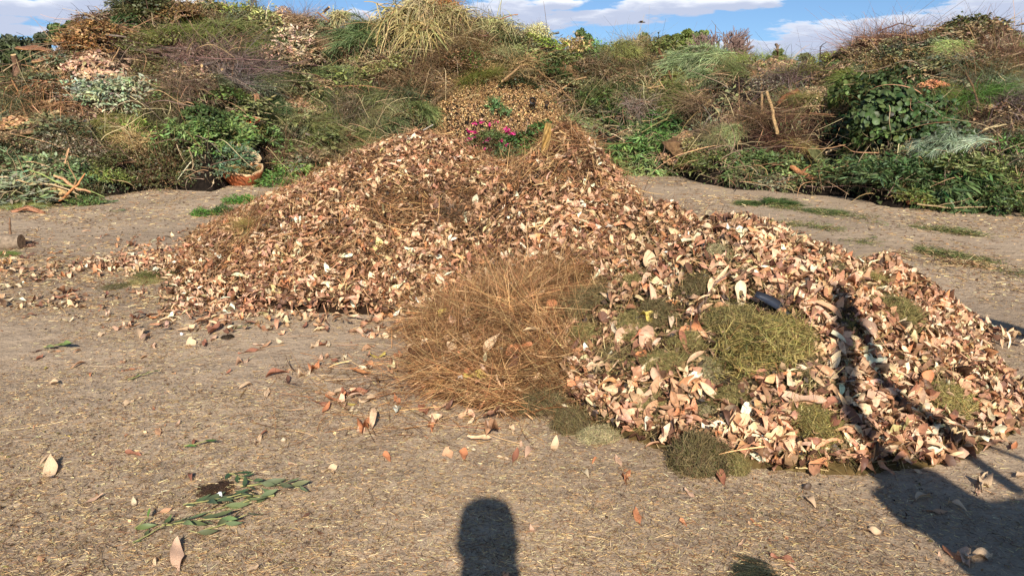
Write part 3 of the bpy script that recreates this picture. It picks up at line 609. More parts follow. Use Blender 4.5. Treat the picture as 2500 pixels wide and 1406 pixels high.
# px, py, radius px, source, colour, name, label
T = [
 (240,88,66,'S1',lin(156,120,76),'shrub_clump','rounded golden-brown dead shrub on the top of the bank at its far left'),
 (200,120,42,'S1',lin(150,108,64),'shrub_clump','small brown dead bush just below the rounded golden shrub'),
 (165,168,36,'S0',DO,'shrub_clump','dark olive bush hanging under the splintered orange log'),
 (118,190,32,'C0',lin(200,168,112),'chip_pile','straw yellow chips spilling left of the dark olive bush'),
 (245,172,66,'C1',PK,'leaf_pile','patch of pinkish dry leaves high on the left slope'),
 (200,190,46,'C1',TN,'leaf_pile','tan dry leaves trailing down left of the pinkish leaf patch'),
 (380,28,62,'S1',DO,'shrub_clump','dark bush on the skyline at the top edge, upper left'),
 (440,42,52,'S0',lin(128,100,58),'shrub_clump','brown-green bush on the skyline right of the dark bush'),
 (312,56,34,'B1',DG,'leafy_cutting','dark green broad leaves on the skyline left of the dark bush'),
 (480,78,62,'G1',lin(136,140,78),'frond_heap','heap of green strap fronds bent over just below the skyline'),
 (545,60,60,'G1',lin(122,126,72),'frond_heap','darker green fronds falling to the right on the skyline'),
 (430,92,50,'G0',lin(132,138,70),'frond_heap','yellowish grassy fronds left of the bent green fronds'),
 (590,42,40,'L1',YG,'leafy_cutting','pale yellow-green leafy cutting under the steel mast'),
 (640,62,55,'L1',lin(176,172,112),'leafy_cutting','cream-green leafy cutting right of the steel mast'),
 (600,105,60,'G0',OG,'grass_clump','tangled olive grass under the cream-green cutting'),
 (690,48,34,'S0',PK,'flower_heads','upright pinkish dried flower heads on the skyline'),
 (700,105,50,'L1',lin(206,184,150),'leafy_cutting','bleached pinkish leaves under the dried flower heads'),
 (668,140,46,'L1',lin(196,160,128),'leafy_cutting','bleached tan leaves hanging lower left of the dried flower heads'),
 (740,62,40,'T0',RB,'twig_tangle','reddish dry twigs on the skyline beside the dried flower heads'),
 (790,72,60,'F0',GG,'casuarina_branch','grey-green needle branch below the upright stump on the skyline'),
 (835,105,72,'F1',lin(124,138,84),'casuarina_branch','long grey-green needle branch sweeping down below the crest'),
 (900,100,72,'F2',lin(118,134,88),'casuarina_branch','dense blue-green needle branch at the middle of the upper slope'),
 (868,150,64,'F0',lin(130,138,76),'casuarina_branch','yellowish needle branch hanging under the dense blue-green one'),
 (775,135,56,'F1',lin(112,126,78),'casuarina_branch','dark needle branch left of the sweeping one'),
 (925,62,44,'G0',lin(150,146,96),'grass_clump','pale dry grass on the skyline left of the straw thatch'),
 (830,55,34,'P1',lin(190,176,124),'strap_leaves','small sheaf of pale strap leaves under the upright stump'),
 (1045,50,72,'P0',lin(182,164,120),'strap_leaves','tall peaked thatch of straw coloured strap leaves, highest on the skyline'),
 (985,75,70,'P1',lin(176,160,110),'strap_leaves','straw strap leaves arching over left of the peak'),
 (1105,72,70,'P0',lin(170,154,106),'strap_leaves','straw strap leaves draping down right of the peak'),
 (1040,105,62,'P1',lin(176,158,104),'strap_leaves','long straw leaves hanging below the peaked thatch'),
 (1080,25,40,'P1',lin(176,120,74),'strap_leaves','orange-brown dead fronds at the peak of the thatch'),
 (1010,22,44,'R0',lin(92,92,76),'reed_tuft','dark reed tips fanning up left of the thatch peak'),
 (1045,10,40,'R0',lin(84,84,70),'reed_tuft','dark reed tips on top of the thatch peak'),
 (1180,55,46,'R0',lin(76,78,62),'reed_tuft','separate tuft of dark wispy reeds right of the thatch'),
 (1215,92,58,'P0',lin(172,164,112),'strap_leaves','pale green strap leaves below the wispy reed tuft'),
 (1160,108,50,'T0',lin(140,118,80),'twig_tangle','brown twigs under the wispy reed tuft'),
 (1262,88,44,'S0',lin(168,160,120),'shrub_clump','pale shrub left of the cream pointed plant'),
 (1312,78,34,'S2',lin(226,218,150),'pointed_plant','cream-yellow pointed plant standing up on the skyline'),
 (1318,110,52,'S1',lin(140,158,66),'shrub_clump','bright yellow-green leaves under the cream pointed plant'),
 (1270,132,48,'S1',lin(150,158,96),'shrub_clump','pale yellow-green leaves to the lower left of the cream plant'),
 (1345,150,50,'L1',lin(122,146,66),'leafy_cutting','yellow-green leafy cutting over a dark hollow, upper centre right'),
 (1395,118,44,'L1',lin(184,160,104),'leafy_cutting','tan dead leaves on the skyline beside the black hose'),
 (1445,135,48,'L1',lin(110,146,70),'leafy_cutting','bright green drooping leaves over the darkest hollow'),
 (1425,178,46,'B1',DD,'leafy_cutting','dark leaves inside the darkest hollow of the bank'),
 (1340,190,52,'L0',DG,'leafy_cutting','dark green leaves behind the two crossing poles'),
 (1500,112,44,'F0',lin(152,152,88),'casuarina_branch','wispy green needles on the skyline right of the black hose'),
 (1545,118,46,'T1',lin(150,132,96),'twig_tangle','thin arching wands on the skyline at the middle right'),
 (1605,122,46,'L1',OG,'leafy_cutting','small leafy cutting on the skyline left of the far round tree'),
 (1560,158,58,'T0',lin(142,124,84),'twig_tangle','tan twig tangle left of the leaning branch'),
 (1490,175,52,'T0',lin(120,100,72),'twig_tangle','brown twig tangle right of the darkest hollow'),
 (1640,150,52,'F1',lin(154,146,92),'casuarina_branch','thin needles crossed by the leaning branch'),
 (1690,150,62,'F1',lin(142,154,110),'casuarina_branch','blue-grey needle bush under the far round tree'),
 (1765,135,72,'F0',lin(152,166,116),'casuarina_branch','tall soft grey-green needle bush under the bare tree'),
 (1730,190,66,'F1',lin(136,148,100),'casuarina_branch','drooping grey-green needles below the tall soft bush'),
 (1680,215,60,'F2',lin(150,152,84),'casuarina_branch','yellow-green needle branch sweeping left, mid right slope'),
 (1610,225,62,'F0',lin(118,122,66),'casuarina_branch','dark olive needle branch above the ring of grey wands'),
 (1865,150,50,'G0',lin(128,138,66),'grass_clump','grass green tuft below the splintered stump on the right'),
 (1935,200,52,'T0',PB,'twig_tangle','grey-purple twigs between the two right hand humps'),
 (1880,205,46,'S0',lin(150,140,116),'shrub_clump','pale grey leaves above the two standing poles'),
 (1975,190,58,'G0',lin(134,130,70),'grass_clump','yellow-green grass in the dip before the right hump'),
 (1990,250,56,'G1',lin(136,130,74),'grass_clump','long yellowish grass hanging left of the ivy mass'),
 (1950,280,50,'T0',lin(124,96,74),'twig_tangle','brown twigs under the curved brown branch'),
 (2052,150,44,'S2',YG,'shrub_clump','yellow-green conifer clipping at the left shoulder of the right hump'),
 (2060,195,40,'S1',lin(138,140,66),'shrub_clump','lower yellow-green bush above the ivy mass'),
 (2140,118,58,'T0',RB,'twig_tangle','reddish-brown bramble on the skyline of the right hump'),
 (2205,112,56,'T0',lin(132,98,78),'twig_tangle','thick reddish bramble at the middle of the right hump skyline'),
 (2265,112,52,'S0',lin(116,84,52),'shrub_clump','brown-leaved bramble left of the dark bush'),
 (2120,155,52,'S0',lin(150,128,92),'shrub_clump','tan leaves under the reddish bramble'),
 (2200,165,58,'S0',lin(138,118,76),'shrub_clump','pale brown leaves above the ivy mass'),
 (2110,190,50,'G0',lin(120,130,66),'grass_clump','green grass above the left part of the ivy mass'),
 (2385,82,72,'S1',lin(88,90,48),'shrub_clump','big dark olive bush at the top of the right hump'),
 (2345,72,44,'S1',lin(84,92,50),'shrub_clump','dark bush joined to the left of the big dark olive bush'),
 (2440,100,44,'S0',lin(118,96,62),'shrub_clump','brownish bush right of the big dark olive bush'),
 (2352,118,48,'F1',lin(170,182,110),'feathery_branch','hanging light yellow-green feathery branch in front of the dark bush'),
 (2335,165,50,'F0',lin(84,98,60),'casuarina_branch','dark needles below the light feathery branch'),
 (2290,150,44,'T1',lin(110,92,66),'twig_tangle','fan of thin brown stems left of the light feathery branch'),
 (2470,150,58,'T0',lin(128,96,76),'twig_tangle','brown twig heap at the upper right edge'),
 (2420,190,56,'T0',lin(122,104,66),'twig_tangle','brown and green twigs right of the dark needles'),
 (2390,235,56,'G0',lin(104,138,64),'grass_clump','bright green grassy weeds right of the ivy mass'),
 (2340,225,48,'G1',lin(112,118,58),'grass_clump','olive weeds at the upper right rim of the ivy mass'),
 (2180,225,78,'B1',lin(78,92,52),'ivy_clump','upper part of the dark green round-leaved ivy mass'),
 (2105,245,66,'B0',lin(92,108,58),'ivy_clump','left part of the ivy mass with the largest round leaves'),
 (2180,290,86,'B0',lin(74,90,50),'ivy_clump','centre of the dark green ivy mass'),
 (2255,270,66,'B1',lin(66,88,46),'ivy_clump','ivy below the patch of orange leaves'),
 (2285,320,66,'B1',lin(66,86,46),'ivy_clump','lower right part of the ivy mass'),
 (2150,345,66,'B0',lin(84,100,54),'ivy_clump','lowest part of the ivy mass'),
 (2090,310,50,'B1',lin(58,78,42),'ivy_clump','darkest green left rim of the ivy mass'),
 (2268,220,34,'C1',lin(208,144,100),'leaf_pile','small patch of orange-brown leaves on the ivy mass'),
 (2440,275,62,'T1',lin(104,88,82),'stick_bundle','dark purple-grey bundle of long sticks at the right edge'),
 (2480,310,56,'T1',lin(96,82,76),'stick_bundle','lower dark stick bundle cut by the right edge'),
 (2390,300,44,'T0',lin(120,100,80),'twig_tangle','short brown twigs left of the dark stick bundle'),
 (2395,345,60,'F0',SV,'lavender_clump','silver-grey foliage spreading above the green leaf heap, lower right'),
 (2330,350,50,'F2',lin(156,170,140),'lavender_clump','duller silver foliage left of the brightest silver patch'),
 (2465,360,46,'L1',BG,'leafy_cutting','fresh green leaves at the right edge below the sticks'),
 (1700,385,46,'S1',lin(112,118,62),'gum_cutting','small-leaved olive cutting left of the low leafy wall'),
 (1760,400,52,'L1',lin(102,112,62),'gum_cutting','low leafy cutting behind the orange broken branch, left side'),
 (1830,410,56,'L0',lin(94,112,64),'gum_cutting','dull green cutting left of the orange broken branch'),
 (1700,355,46,'S1',lin(170,160,104),'shrub_clump','cream speckled shrub right of the bright green fronds'),
 (1905,405,54,'L0',lin(110,124,74),'gum_cutting','leafy cutting right behind the orange broken branch'),
 (1970,420,52,'L0',lin(142,156,98),'gum_cutting','palest cutting in front of the brown fibre, facing the dirt'),
 (2030,430,58,'L0',lin(118,134,82),'gum_cutting','mid green cutting right of the palest one'),
 (2095,420,56,'L0',lin(104,120,72),'gum_cutting','olive cutting at the foot of the ivy mass'),
 (2160,440,62,'L2',lin(96,114,70),'gum_cutting','long-leaved cutting at the foot of the ivy mass'),
 (2225,430,66,'L0',lin(86,108,64),'gum_cutting','dark green cutting lower right of the ivy mass'),
 (2290,450,70,'L2',lin(92,112,66),'gum_cutting','hanging long-leaved cutting nearest the dirt track'),
 (2350,420,64,'L0',lin(116,124,72),'gum_cutting','olive-brown cutting under the silver foliage'),
 (2370,475,58,'L2',lin(82,102,58),'gum_cutting','darkest cutting low on the right foot of the bank'),
 (2440,430,64,'L0',lin(122,132,76),'gum_cutting','yellowish cutting near the right edge of the bank foot'),
 (2450,490,54,'L1',lin(90,104,58),'gum_cutting','cutting on the dirt at the right edge'),
 (2230,485,44,'L1',lin(124,128,66),'gum_cutting','flat sprays lying on the dirt before the dark green cutting'),
 (1490,385,48,'L2',lin(92,108,60),'wattle_frond','dark green wattle frond just right of the heap peak'),
 (1530,375,60,'L2',lin(110,134,72),'wattle_frond','bright green long-leaved wattle frond hanging beside the heap peak'),
 (1600,350,60,'L2',lin(106,132,72),'wattle_frond','bright green wattle frond under the diagonal stem'),
 (1590,405,50,'L2',lin(132,148,88),'wattle_frond','yellow-green wattle frond trailing on the dirt'),
 (1650,300,60,'L2',lin(80,112,56),'wattle_frond','darker wattle frond above the diagonal stem'),
 (1560,270,52,'T1',lin(146,128,110),'wand_ring','ring of curved grey wands above the bright fronds'),
 (1510,300,50,'L0',lin(78,98,50),'leafy_cutting','dark leafy cutting beside the ring of wands'),
 (1470,250,56,'L1',lin(90,104,56),'leafy_cutting','dull green leafy cutting right of the mulch slope'),
 (1800,320,56,'F1',lin(156,162,108),'casuarina_branch','grey-green needle branch at the foot of the standing poles'),
 (1750,340,46,'T0',lin(146,132,96),'twig_tangle','tan twig tangle right of the wattle fronds'),
 (1850,290,44,'T0',lin(124,100,72),'twig_tangle','brown twigs around the lower standing pole'),
 (1905,345,52,'T0',lin(96,66,52),'fibre_clump','dark brown palm fibre mass under the right hump'),
 (1965,355,50,'G1',lin(168,146,88),'grass_clump','golden grass right of the brown palm fibre'),
 (1175,372,60,'S1',lin(96,84,56),'shrub_clump','dark brown-green trash in the dip between the two crests of the leaf heap'),
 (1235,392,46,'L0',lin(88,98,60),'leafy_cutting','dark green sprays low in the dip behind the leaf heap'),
 (1120,368,46,'T0',lin(104,86,66),'twig_tangle','dark twigs just right of the left crest of the leaf heap'),
 (1262,350,50,'B1',lin(72,98,50),'leafy_cutting','green leaves right of the magenta flowers'),
 (1320,320,46,'B1',lin(80,110,56),'leafy_cutting','green leaves directly behind the heap peak'),
 (1212,262,30,'L0',lin(106,136,84),'leafy_cutting','small drooping green leaf cluster on the mulch slope'),
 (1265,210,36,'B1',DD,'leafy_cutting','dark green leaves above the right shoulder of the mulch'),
 (1200,340,48,'S1',lin(96,110,62),'bougainvillea_cutting','green cutting with magenta flowers in the middle of the bank'),
 (1290,372,40,'L0',lin(102,122,62),'leafy_cutting','small green fern-like sprig left of the heap peak'),
 (1120,165,56,'S0',lin(120,92,62),'shrub_clump','brown leaf trash above the mulch slope'),
 (1070,150,54,'T0',lin(120,96,68),'twig_tangle','brown stalks under the straw thatch'),
 (1150,150,34,'L1',lin(96,122,58),'leafy_cutting','small fresh green cutting under the straw thatch'),
 (1175,190,50,'G0',lin(118,120,56),'frond_fan','fan of olive blades above the mulch slope'),
 (1270,165,50,'T1',lin(150,124,84),'twig_tangle','brown stems right of the fan of olive blades'),
 (700,190,56,'F0',lin(124,130,72),'casuarina_branch','olive needle branch left of the middle of the bank'),
 (770,185,60,'F1',lin(116,128,80),'casuarina_branch','fan of grey-green needles on the left middle slope'),
 (850,205,62,'L1',lin(128,132,74),'shrub_clump','yellowish small-leaved cutting in the middle of the bank'),
 (955,170,56,'S1',lin(140,138,82),'shrub_clump','pale olive small-leaved cutting under the thatch'),
 (1010,215,60,'T0',lin(132,106,76),'twig_tangle','brown twig tangle left of the mulch slope'),
 (930,235,64,'F0',lin(116,120,76),'casuarina_branch','dull needle branch at the middle of the bank'),
 (1010,270,66,'F1',lin(122,132,80),'casuarina_branch','green needle branch hanging left of the mulch slope'),
 (850,270,66,'T0',lin(122,108,84),'twig_tangle','grey twig tangle above the heap left shoulder'),
 (770,255,62,'F2',lin(112,118,68),'casuarina_branch','dark needle branch on the middle left slope'),
 (710,260,44,'C1',lin(190,148,114),'leaf_pile','small pinkish leaf patch on the middle left slope'),
 (940,310,66,'F1',lin(108,118,78),'casuarina_branch','blue-green needle branch behind the left crest of the heap'),
 (1030,320,50,'F0',lin(80,98,70),'casuarina_branch','dark needles next to the mulch behind the heap crest'),
 (850,335,62,'F0',lin(114,118,70),'casuarina_branch','grey needle branch crossed by a thick stick above the heap'),
 (760,330,62,'F2',lin(118,120,68),'casuarina_branch','olive needle branch above the bright green sprig'),
 (930,365,56,'F1',lin(116,124,80),'casuarina_branch','low needle branch touching the top of the leaf heap'),
 (820,385,50,'T0',lin(130,114,84),'twig_tangle','tan twigs touching the heap left shoulder'),
 (560,160,60,'T0',PB,'twig_tangle','purple-grey twig dome over a dark hollow'),
 (470,135,62,'T0',lin(132,106,92),'twig_tangle','reddish-grey twig mass left of the twig dome'),
 (620,185,52,'T0',lin(116,96,90),'twig_tangle','grey twigs right of the cut grey branches'),
 (560,205,50,'T1',lin(126,112,104),'stick_bundle','grey sticks lying under the cut branches'),
 (400,110,52,'S1',lin(112,112,60),'shrub_clump','olive bush in the middle of the upper left slope'),
 (340,125,52,'S0',lin(110,110,62),'shrub_clump','green-brown bush right of the pinkish leaf patch'),
 (400,175,50,'S0',lin(104,98,58),'shrub_clump','brown-green bush left of the reddish-grey twigs'),
 (180,228,40,'L1',SV,'silver_cutting','silver-green leaves at the left of the slope'),
 (240,235,50,'L1',lin(150,160,128),'silver_cutting','silver-grey sprays in the middle of the left slope'),
 (310,235,60,'L1',lin(178,184,144),'silver_cutting','palest silver-green sprays above the dark hollow on the left'),
 (360,260,40,'F0',lin(132,126,72),'casuarina_branch','drooping olive sprays over the dark hollow on the left'),
 (420,235,54,'S1',lin(100,116,60),'shrub_clump','green bush right of the palest silver sprays'),
 (475,215,50,'T0',lin(126,104,84),'twig_tangle','brown twigs below the reddish-grey twig mass'),
 (540,245,54,'B1',lin(96,112,58),'hibiscus_cutting','bright green broad-leaved cutting under the grey sticks'),
 (600,265,52,'B0',lin(82,98,52),'hibiscus_cutting','glossy dark green cutting beside the small orange sheath'),
 (500,285,52,'B1',lin(76,92,48),'hibiscus_cutting','dark green broad-leaved cutting left of the glossy one'),
 (560,310,50,'B0',lin(108,126,68),'hibiscus_cutting','lowest light green broad-leaved cutting'),
 (655,255,44,'F0',lin(88,104,66),'casuarina_branch','dark needle branch right of the glossy cutting'),
 (70,225,36,'T0',lin(140,108,82),'palm_debris','brown fibrous palm trash at the left end of the bank'),
 (24,262,36,'T1',lin(124,104,88),'palm_debris','thin grey-brown stems at the left picture edge'),
 (110,235,56,'P1',lin(158,116,80),'palm_debris','broad brown palm sheaths on the left slope'),
 (50,275,60,'P1',lin(150,116,78),'palm_debris','long brown palm blades near the left edge'),
 (130,285,58,'P0',lin(162,122,86),'palm_debris','crossing dry palm stalks on the lower left slope'),
 (70,258,24,'G0',lin(150,170,90),'striped_leaf_tuft','small tuft of striped green leaves among the palm trash'),
 (55,320,50,'C1',lin(190,150,104),'leaf_pile','tan dead leaves under the crossing palm stalks'),
 (160,330,54,'T1',lin(150,118,90),'palm_debris','dry stalks lying under the crossing ones'),
 (240,300,50,'F0',lin(126,122,66),'casuarina_branch','olive sprays left of the dark hollow'),
 (330,320,46,'L1',lin(132,146,70),'leafy_cutting','yellow-tipped green cutting above the straw ball'),
 (400,305,46,'T0',lin(104,98,66),'twig_tangle','dark brushwood right of the yellow-tipped cutting'),
 (450,340,56,'L0',lin(124,144,82),'oleander_cutting','long-leaved light green cutting above the dark oval bush'),
 (530,345,58,'L0',lin(118,140,76),'oleander_cutting','light green long leaves at the middle of the lower left slope'),
 (590,330,46,'L1',lin(134,128,72),'oleander_cutting','yellowing leaves left of the cream palm sheath'),
 (645,345,52,'L0',lin(112,136,76),'oleander_cutting','light green long leaves above the cream palm sheath'),
 (540,395,48,'L0',lin(102,126,92),'oleander_cutting','grey-green drooping leaves left of the orange palm sheath'),
 (690,385,52,'T0',lin(130,102,78),'twig_tangle','brown twigs behind the bright green sprig'),
 (312,348,36,'M0',lin(206,176,124),'straw_ball','round ball of pale straw on the lower left slope'),
 (335,385,40,'S0',lin(140,120,84),'shrub_clump','brown shrub between the straw ball and the dark oval bush'),
 (410,425,84,'S2',lin(84,84,48),'oval_bush','dark oval twiggy bush resting on the dirt, left of the orange sheath'),
 (265,390,48,'S0',lin(104,106,62),'shrub_clump','green-brown shrub left of the straw ball'),
 (250,440,40,'L1',lin(130,140,72),'leafy_cutting','small sprays reaching the dirt left of the dark oval bush'),
 (215,375,52,'S0',lin(150,136,110),'seed_shrub','whitish seeded shrub on the lower left slope'),
 (140,365,54,'S0',lin(158,146,120),'seed_shrub','whitish seeded shrub above the grey-green leaves'),
 (60,360,46,'B1',lin(110,128,74),'leafy_cutting','grey-green leaves under the palm trash at the left edge'),
 (25,400,48,'L0',lin(124,138,100),'leafy_cutting','large grey-green leaves at the left picture edge'),
 (100,420,54,'L1',lin(140,154,108),'leafy_cutting','pale green leaves above the corrugated palm stump'),
 (180,420,50,'B1',lin(118,138,88),'leafy_cutting','broad pale leaves between the seeded shrub and the dirt'),
 (200,468,42,'S0',lin(88,92,54),'shrub_clump','dark shrub foot beside the palm stump'),
 (25,465,52,'S0',lin(76,86,46),'shrub_clump','dark leafy mass at the left foot of the bank'),
 (90,480,40,'S0',lin(84,90,50),'shrub_clump','dark leaves behind the corrugated palm stump'),
 (210,500,30,'L1',lin(98,118,64),'leafy_cutting','flat green sprays on the dirt right of the palm stump'),
]
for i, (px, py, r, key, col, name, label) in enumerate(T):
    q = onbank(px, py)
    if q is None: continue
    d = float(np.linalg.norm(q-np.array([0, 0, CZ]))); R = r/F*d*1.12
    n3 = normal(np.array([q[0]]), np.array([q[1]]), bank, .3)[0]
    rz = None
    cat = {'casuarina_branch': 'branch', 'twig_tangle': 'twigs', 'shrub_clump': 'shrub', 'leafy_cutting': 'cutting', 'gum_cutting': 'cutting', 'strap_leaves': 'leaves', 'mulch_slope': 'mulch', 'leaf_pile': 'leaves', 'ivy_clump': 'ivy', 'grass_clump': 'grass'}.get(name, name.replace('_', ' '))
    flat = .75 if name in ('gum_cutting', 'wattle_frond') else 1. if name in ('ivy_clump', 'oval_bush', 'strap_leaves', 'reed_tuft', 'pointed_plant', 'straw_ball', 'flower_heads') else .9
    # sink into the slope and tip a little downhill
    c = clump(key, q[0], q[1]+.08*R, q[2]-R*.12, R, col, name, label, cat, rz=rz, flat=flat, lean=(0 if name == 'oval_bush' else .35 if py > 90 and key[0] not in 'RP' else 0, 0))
    if name == 'bougainvillea_cutting':
        n = 46; P, d_ = dome(n, r0=.95); k = rng.random(n); P = P[d_[:, 1] < .5]; P = P[:34]; n = len(P)
        pos = np.repeat(P, 9, 0)*1.2+rng.normal(size=(n*9, 3))*.022
        obj('blossom', scatter([leaf_tpl(3, .35, 'ovate', bend=.5, fold=.3)], pos, frames(nrm(rng.normal(size=(n*9, 3))+np.array([0, -1, .6])), rng.uniform(0, 6, n*9)), rng.uniform(.05, .075, n*9), pick([lin(206, 40, 118), lin(222, 76, 140), lin(160, 20, 84)], n*9)).build('blossom', M_fol, link=False), c)
# more of the same cuttings between the ones above: parts of the bank
x, y = bank_pts(560, 1.02); kk = rng.random(len(x)) > mulmask(x, y)
for a, b, c in [(2180, 230, 90), (2105, 250, 80), (2180, 300, 100), (2270, 300, 90), (2150, 350, 80), (410, 400, 95), (610, 420, 85), (540, 440, 60), (312, 348, 45), (2395, 345, 70), (2030, 430, 90), (2220, 440, 110), (2380, 450, 110), (1880, 410, 110), (1740, 400, 70), (1560, 360, 110), (1610, 310, 80), (1860, 270, 60), (1210, 340, 60), (2352, 118, 50), (900, 100, 70), (1045, 60, 80), (1765, 135, 70), (560, 150, 60), (245, 170, 60), (280, 235, 80), (120, 490, 90), (1620, 170, 50), (1920, 240, 50)]:
    q = onbank(a, b)
    if q is not None: kk &= np.hypot(x-q[0], (y-q[1])*.6) > c/F*q[1]
x, y = x[kk][:330], y[kk][:330]; keys = ['S0', 'S1', 'S2', 'T0', 'L0', 'L1', 'F0', 'F1', 'B1', 'L1', 'S0', 'S1', 'T1', 'C1']
for i in range(len(x)):
    key = keys[rng.integers(0, len(keys))]; R = rng.uniform(.28, .5)
    c_ = np.array(PATCH)[rng.integers(0, len(PATCH))]*rng.uniform(.75, 1.35)
    if key == 'C1': c_ = np.array(TN)*.9
    for nm, me, tint in PROTO[key]:
        o = obj(nm, me, bk, tuple(c_) if tint else (.85, .8, .75)); o.location = (x[i], y[i], float(bank(x[i:i+1], y[i:i+1])[0])-.12*R); o.scale = (R*rng.uniform(2, 3.4), R*2, R*1.25); o.rotation_euler = (.4, rng.normal()*.2, i*2.4)
#@@STICKS
# ------------------------------------------------------------------ poles, sticks, logs
def stick(name, label, cat, pts, rads, col, endcol=None, depth=0., lift=.20, forks=0, amp=.03, sides=7, sag=0.):
    """pts in photo pixels laid on the bank's face; its ends are real points"""
    Pw = []
    for i, p in enumerate(pts):
        q = onbank(p[0], p[1]); 
        if len(p) > 2: dr = ray(p[0], p[1]); q = np.array([0, 0, CZ])+dr*(p[2]/dr[1])
        else: q = q+np.array([0, -lift*1.6, lift*.35])
        Pw.append(q)
    P = []
    for a, b in zip(Pw[:-1], Pw[1:]):
        s_ = wobbly(a, b, 6, amp, sag); P += list(s_ if not P else s_[1:])
    P = np.array(P); o = P[0].copy(); A = Acc(); col = np.array(col)*.72; rr = .95*np.interp(np.linspace(0, 1, len(P)), np.linspace(0, 1, len(rads)), rads)
    tube(A, P-o, rr, sides, col, endcol=endcol if endcol is not None else np.array(lin(210, 176, 124)))
    e = empty(name, tuple(o)); A.build('stem', M_bark, e, smooth=True)
    for k in range(forks):
        i = int(len(P)*(.35+.5*k/max(forks, 1))); i = min(i, len(P)-2); dr = nrm(P[i+1]-P[i]); side = nrm(dr*.9+rng.normal(size=3)*.7)
        B = Acc(); Lf = np.linalg.norm(P[-1]-P[0])*rng.uniform(.2, .4); tube(B, wobbly(P[i]-o, P[i]-o+side*Lf, 6, .06), np.linspace(rr[i]*.65, rr[i]*.25, 6), 5, col)
        B.build('twig', M_bark, e, smooth=True)
    return tag(e, label, cat)
tn = lin(188, 150, 106); gy = lin(134, 118, 104); dk = lin(70, 56, 48); og = lin(206, 140, 84)
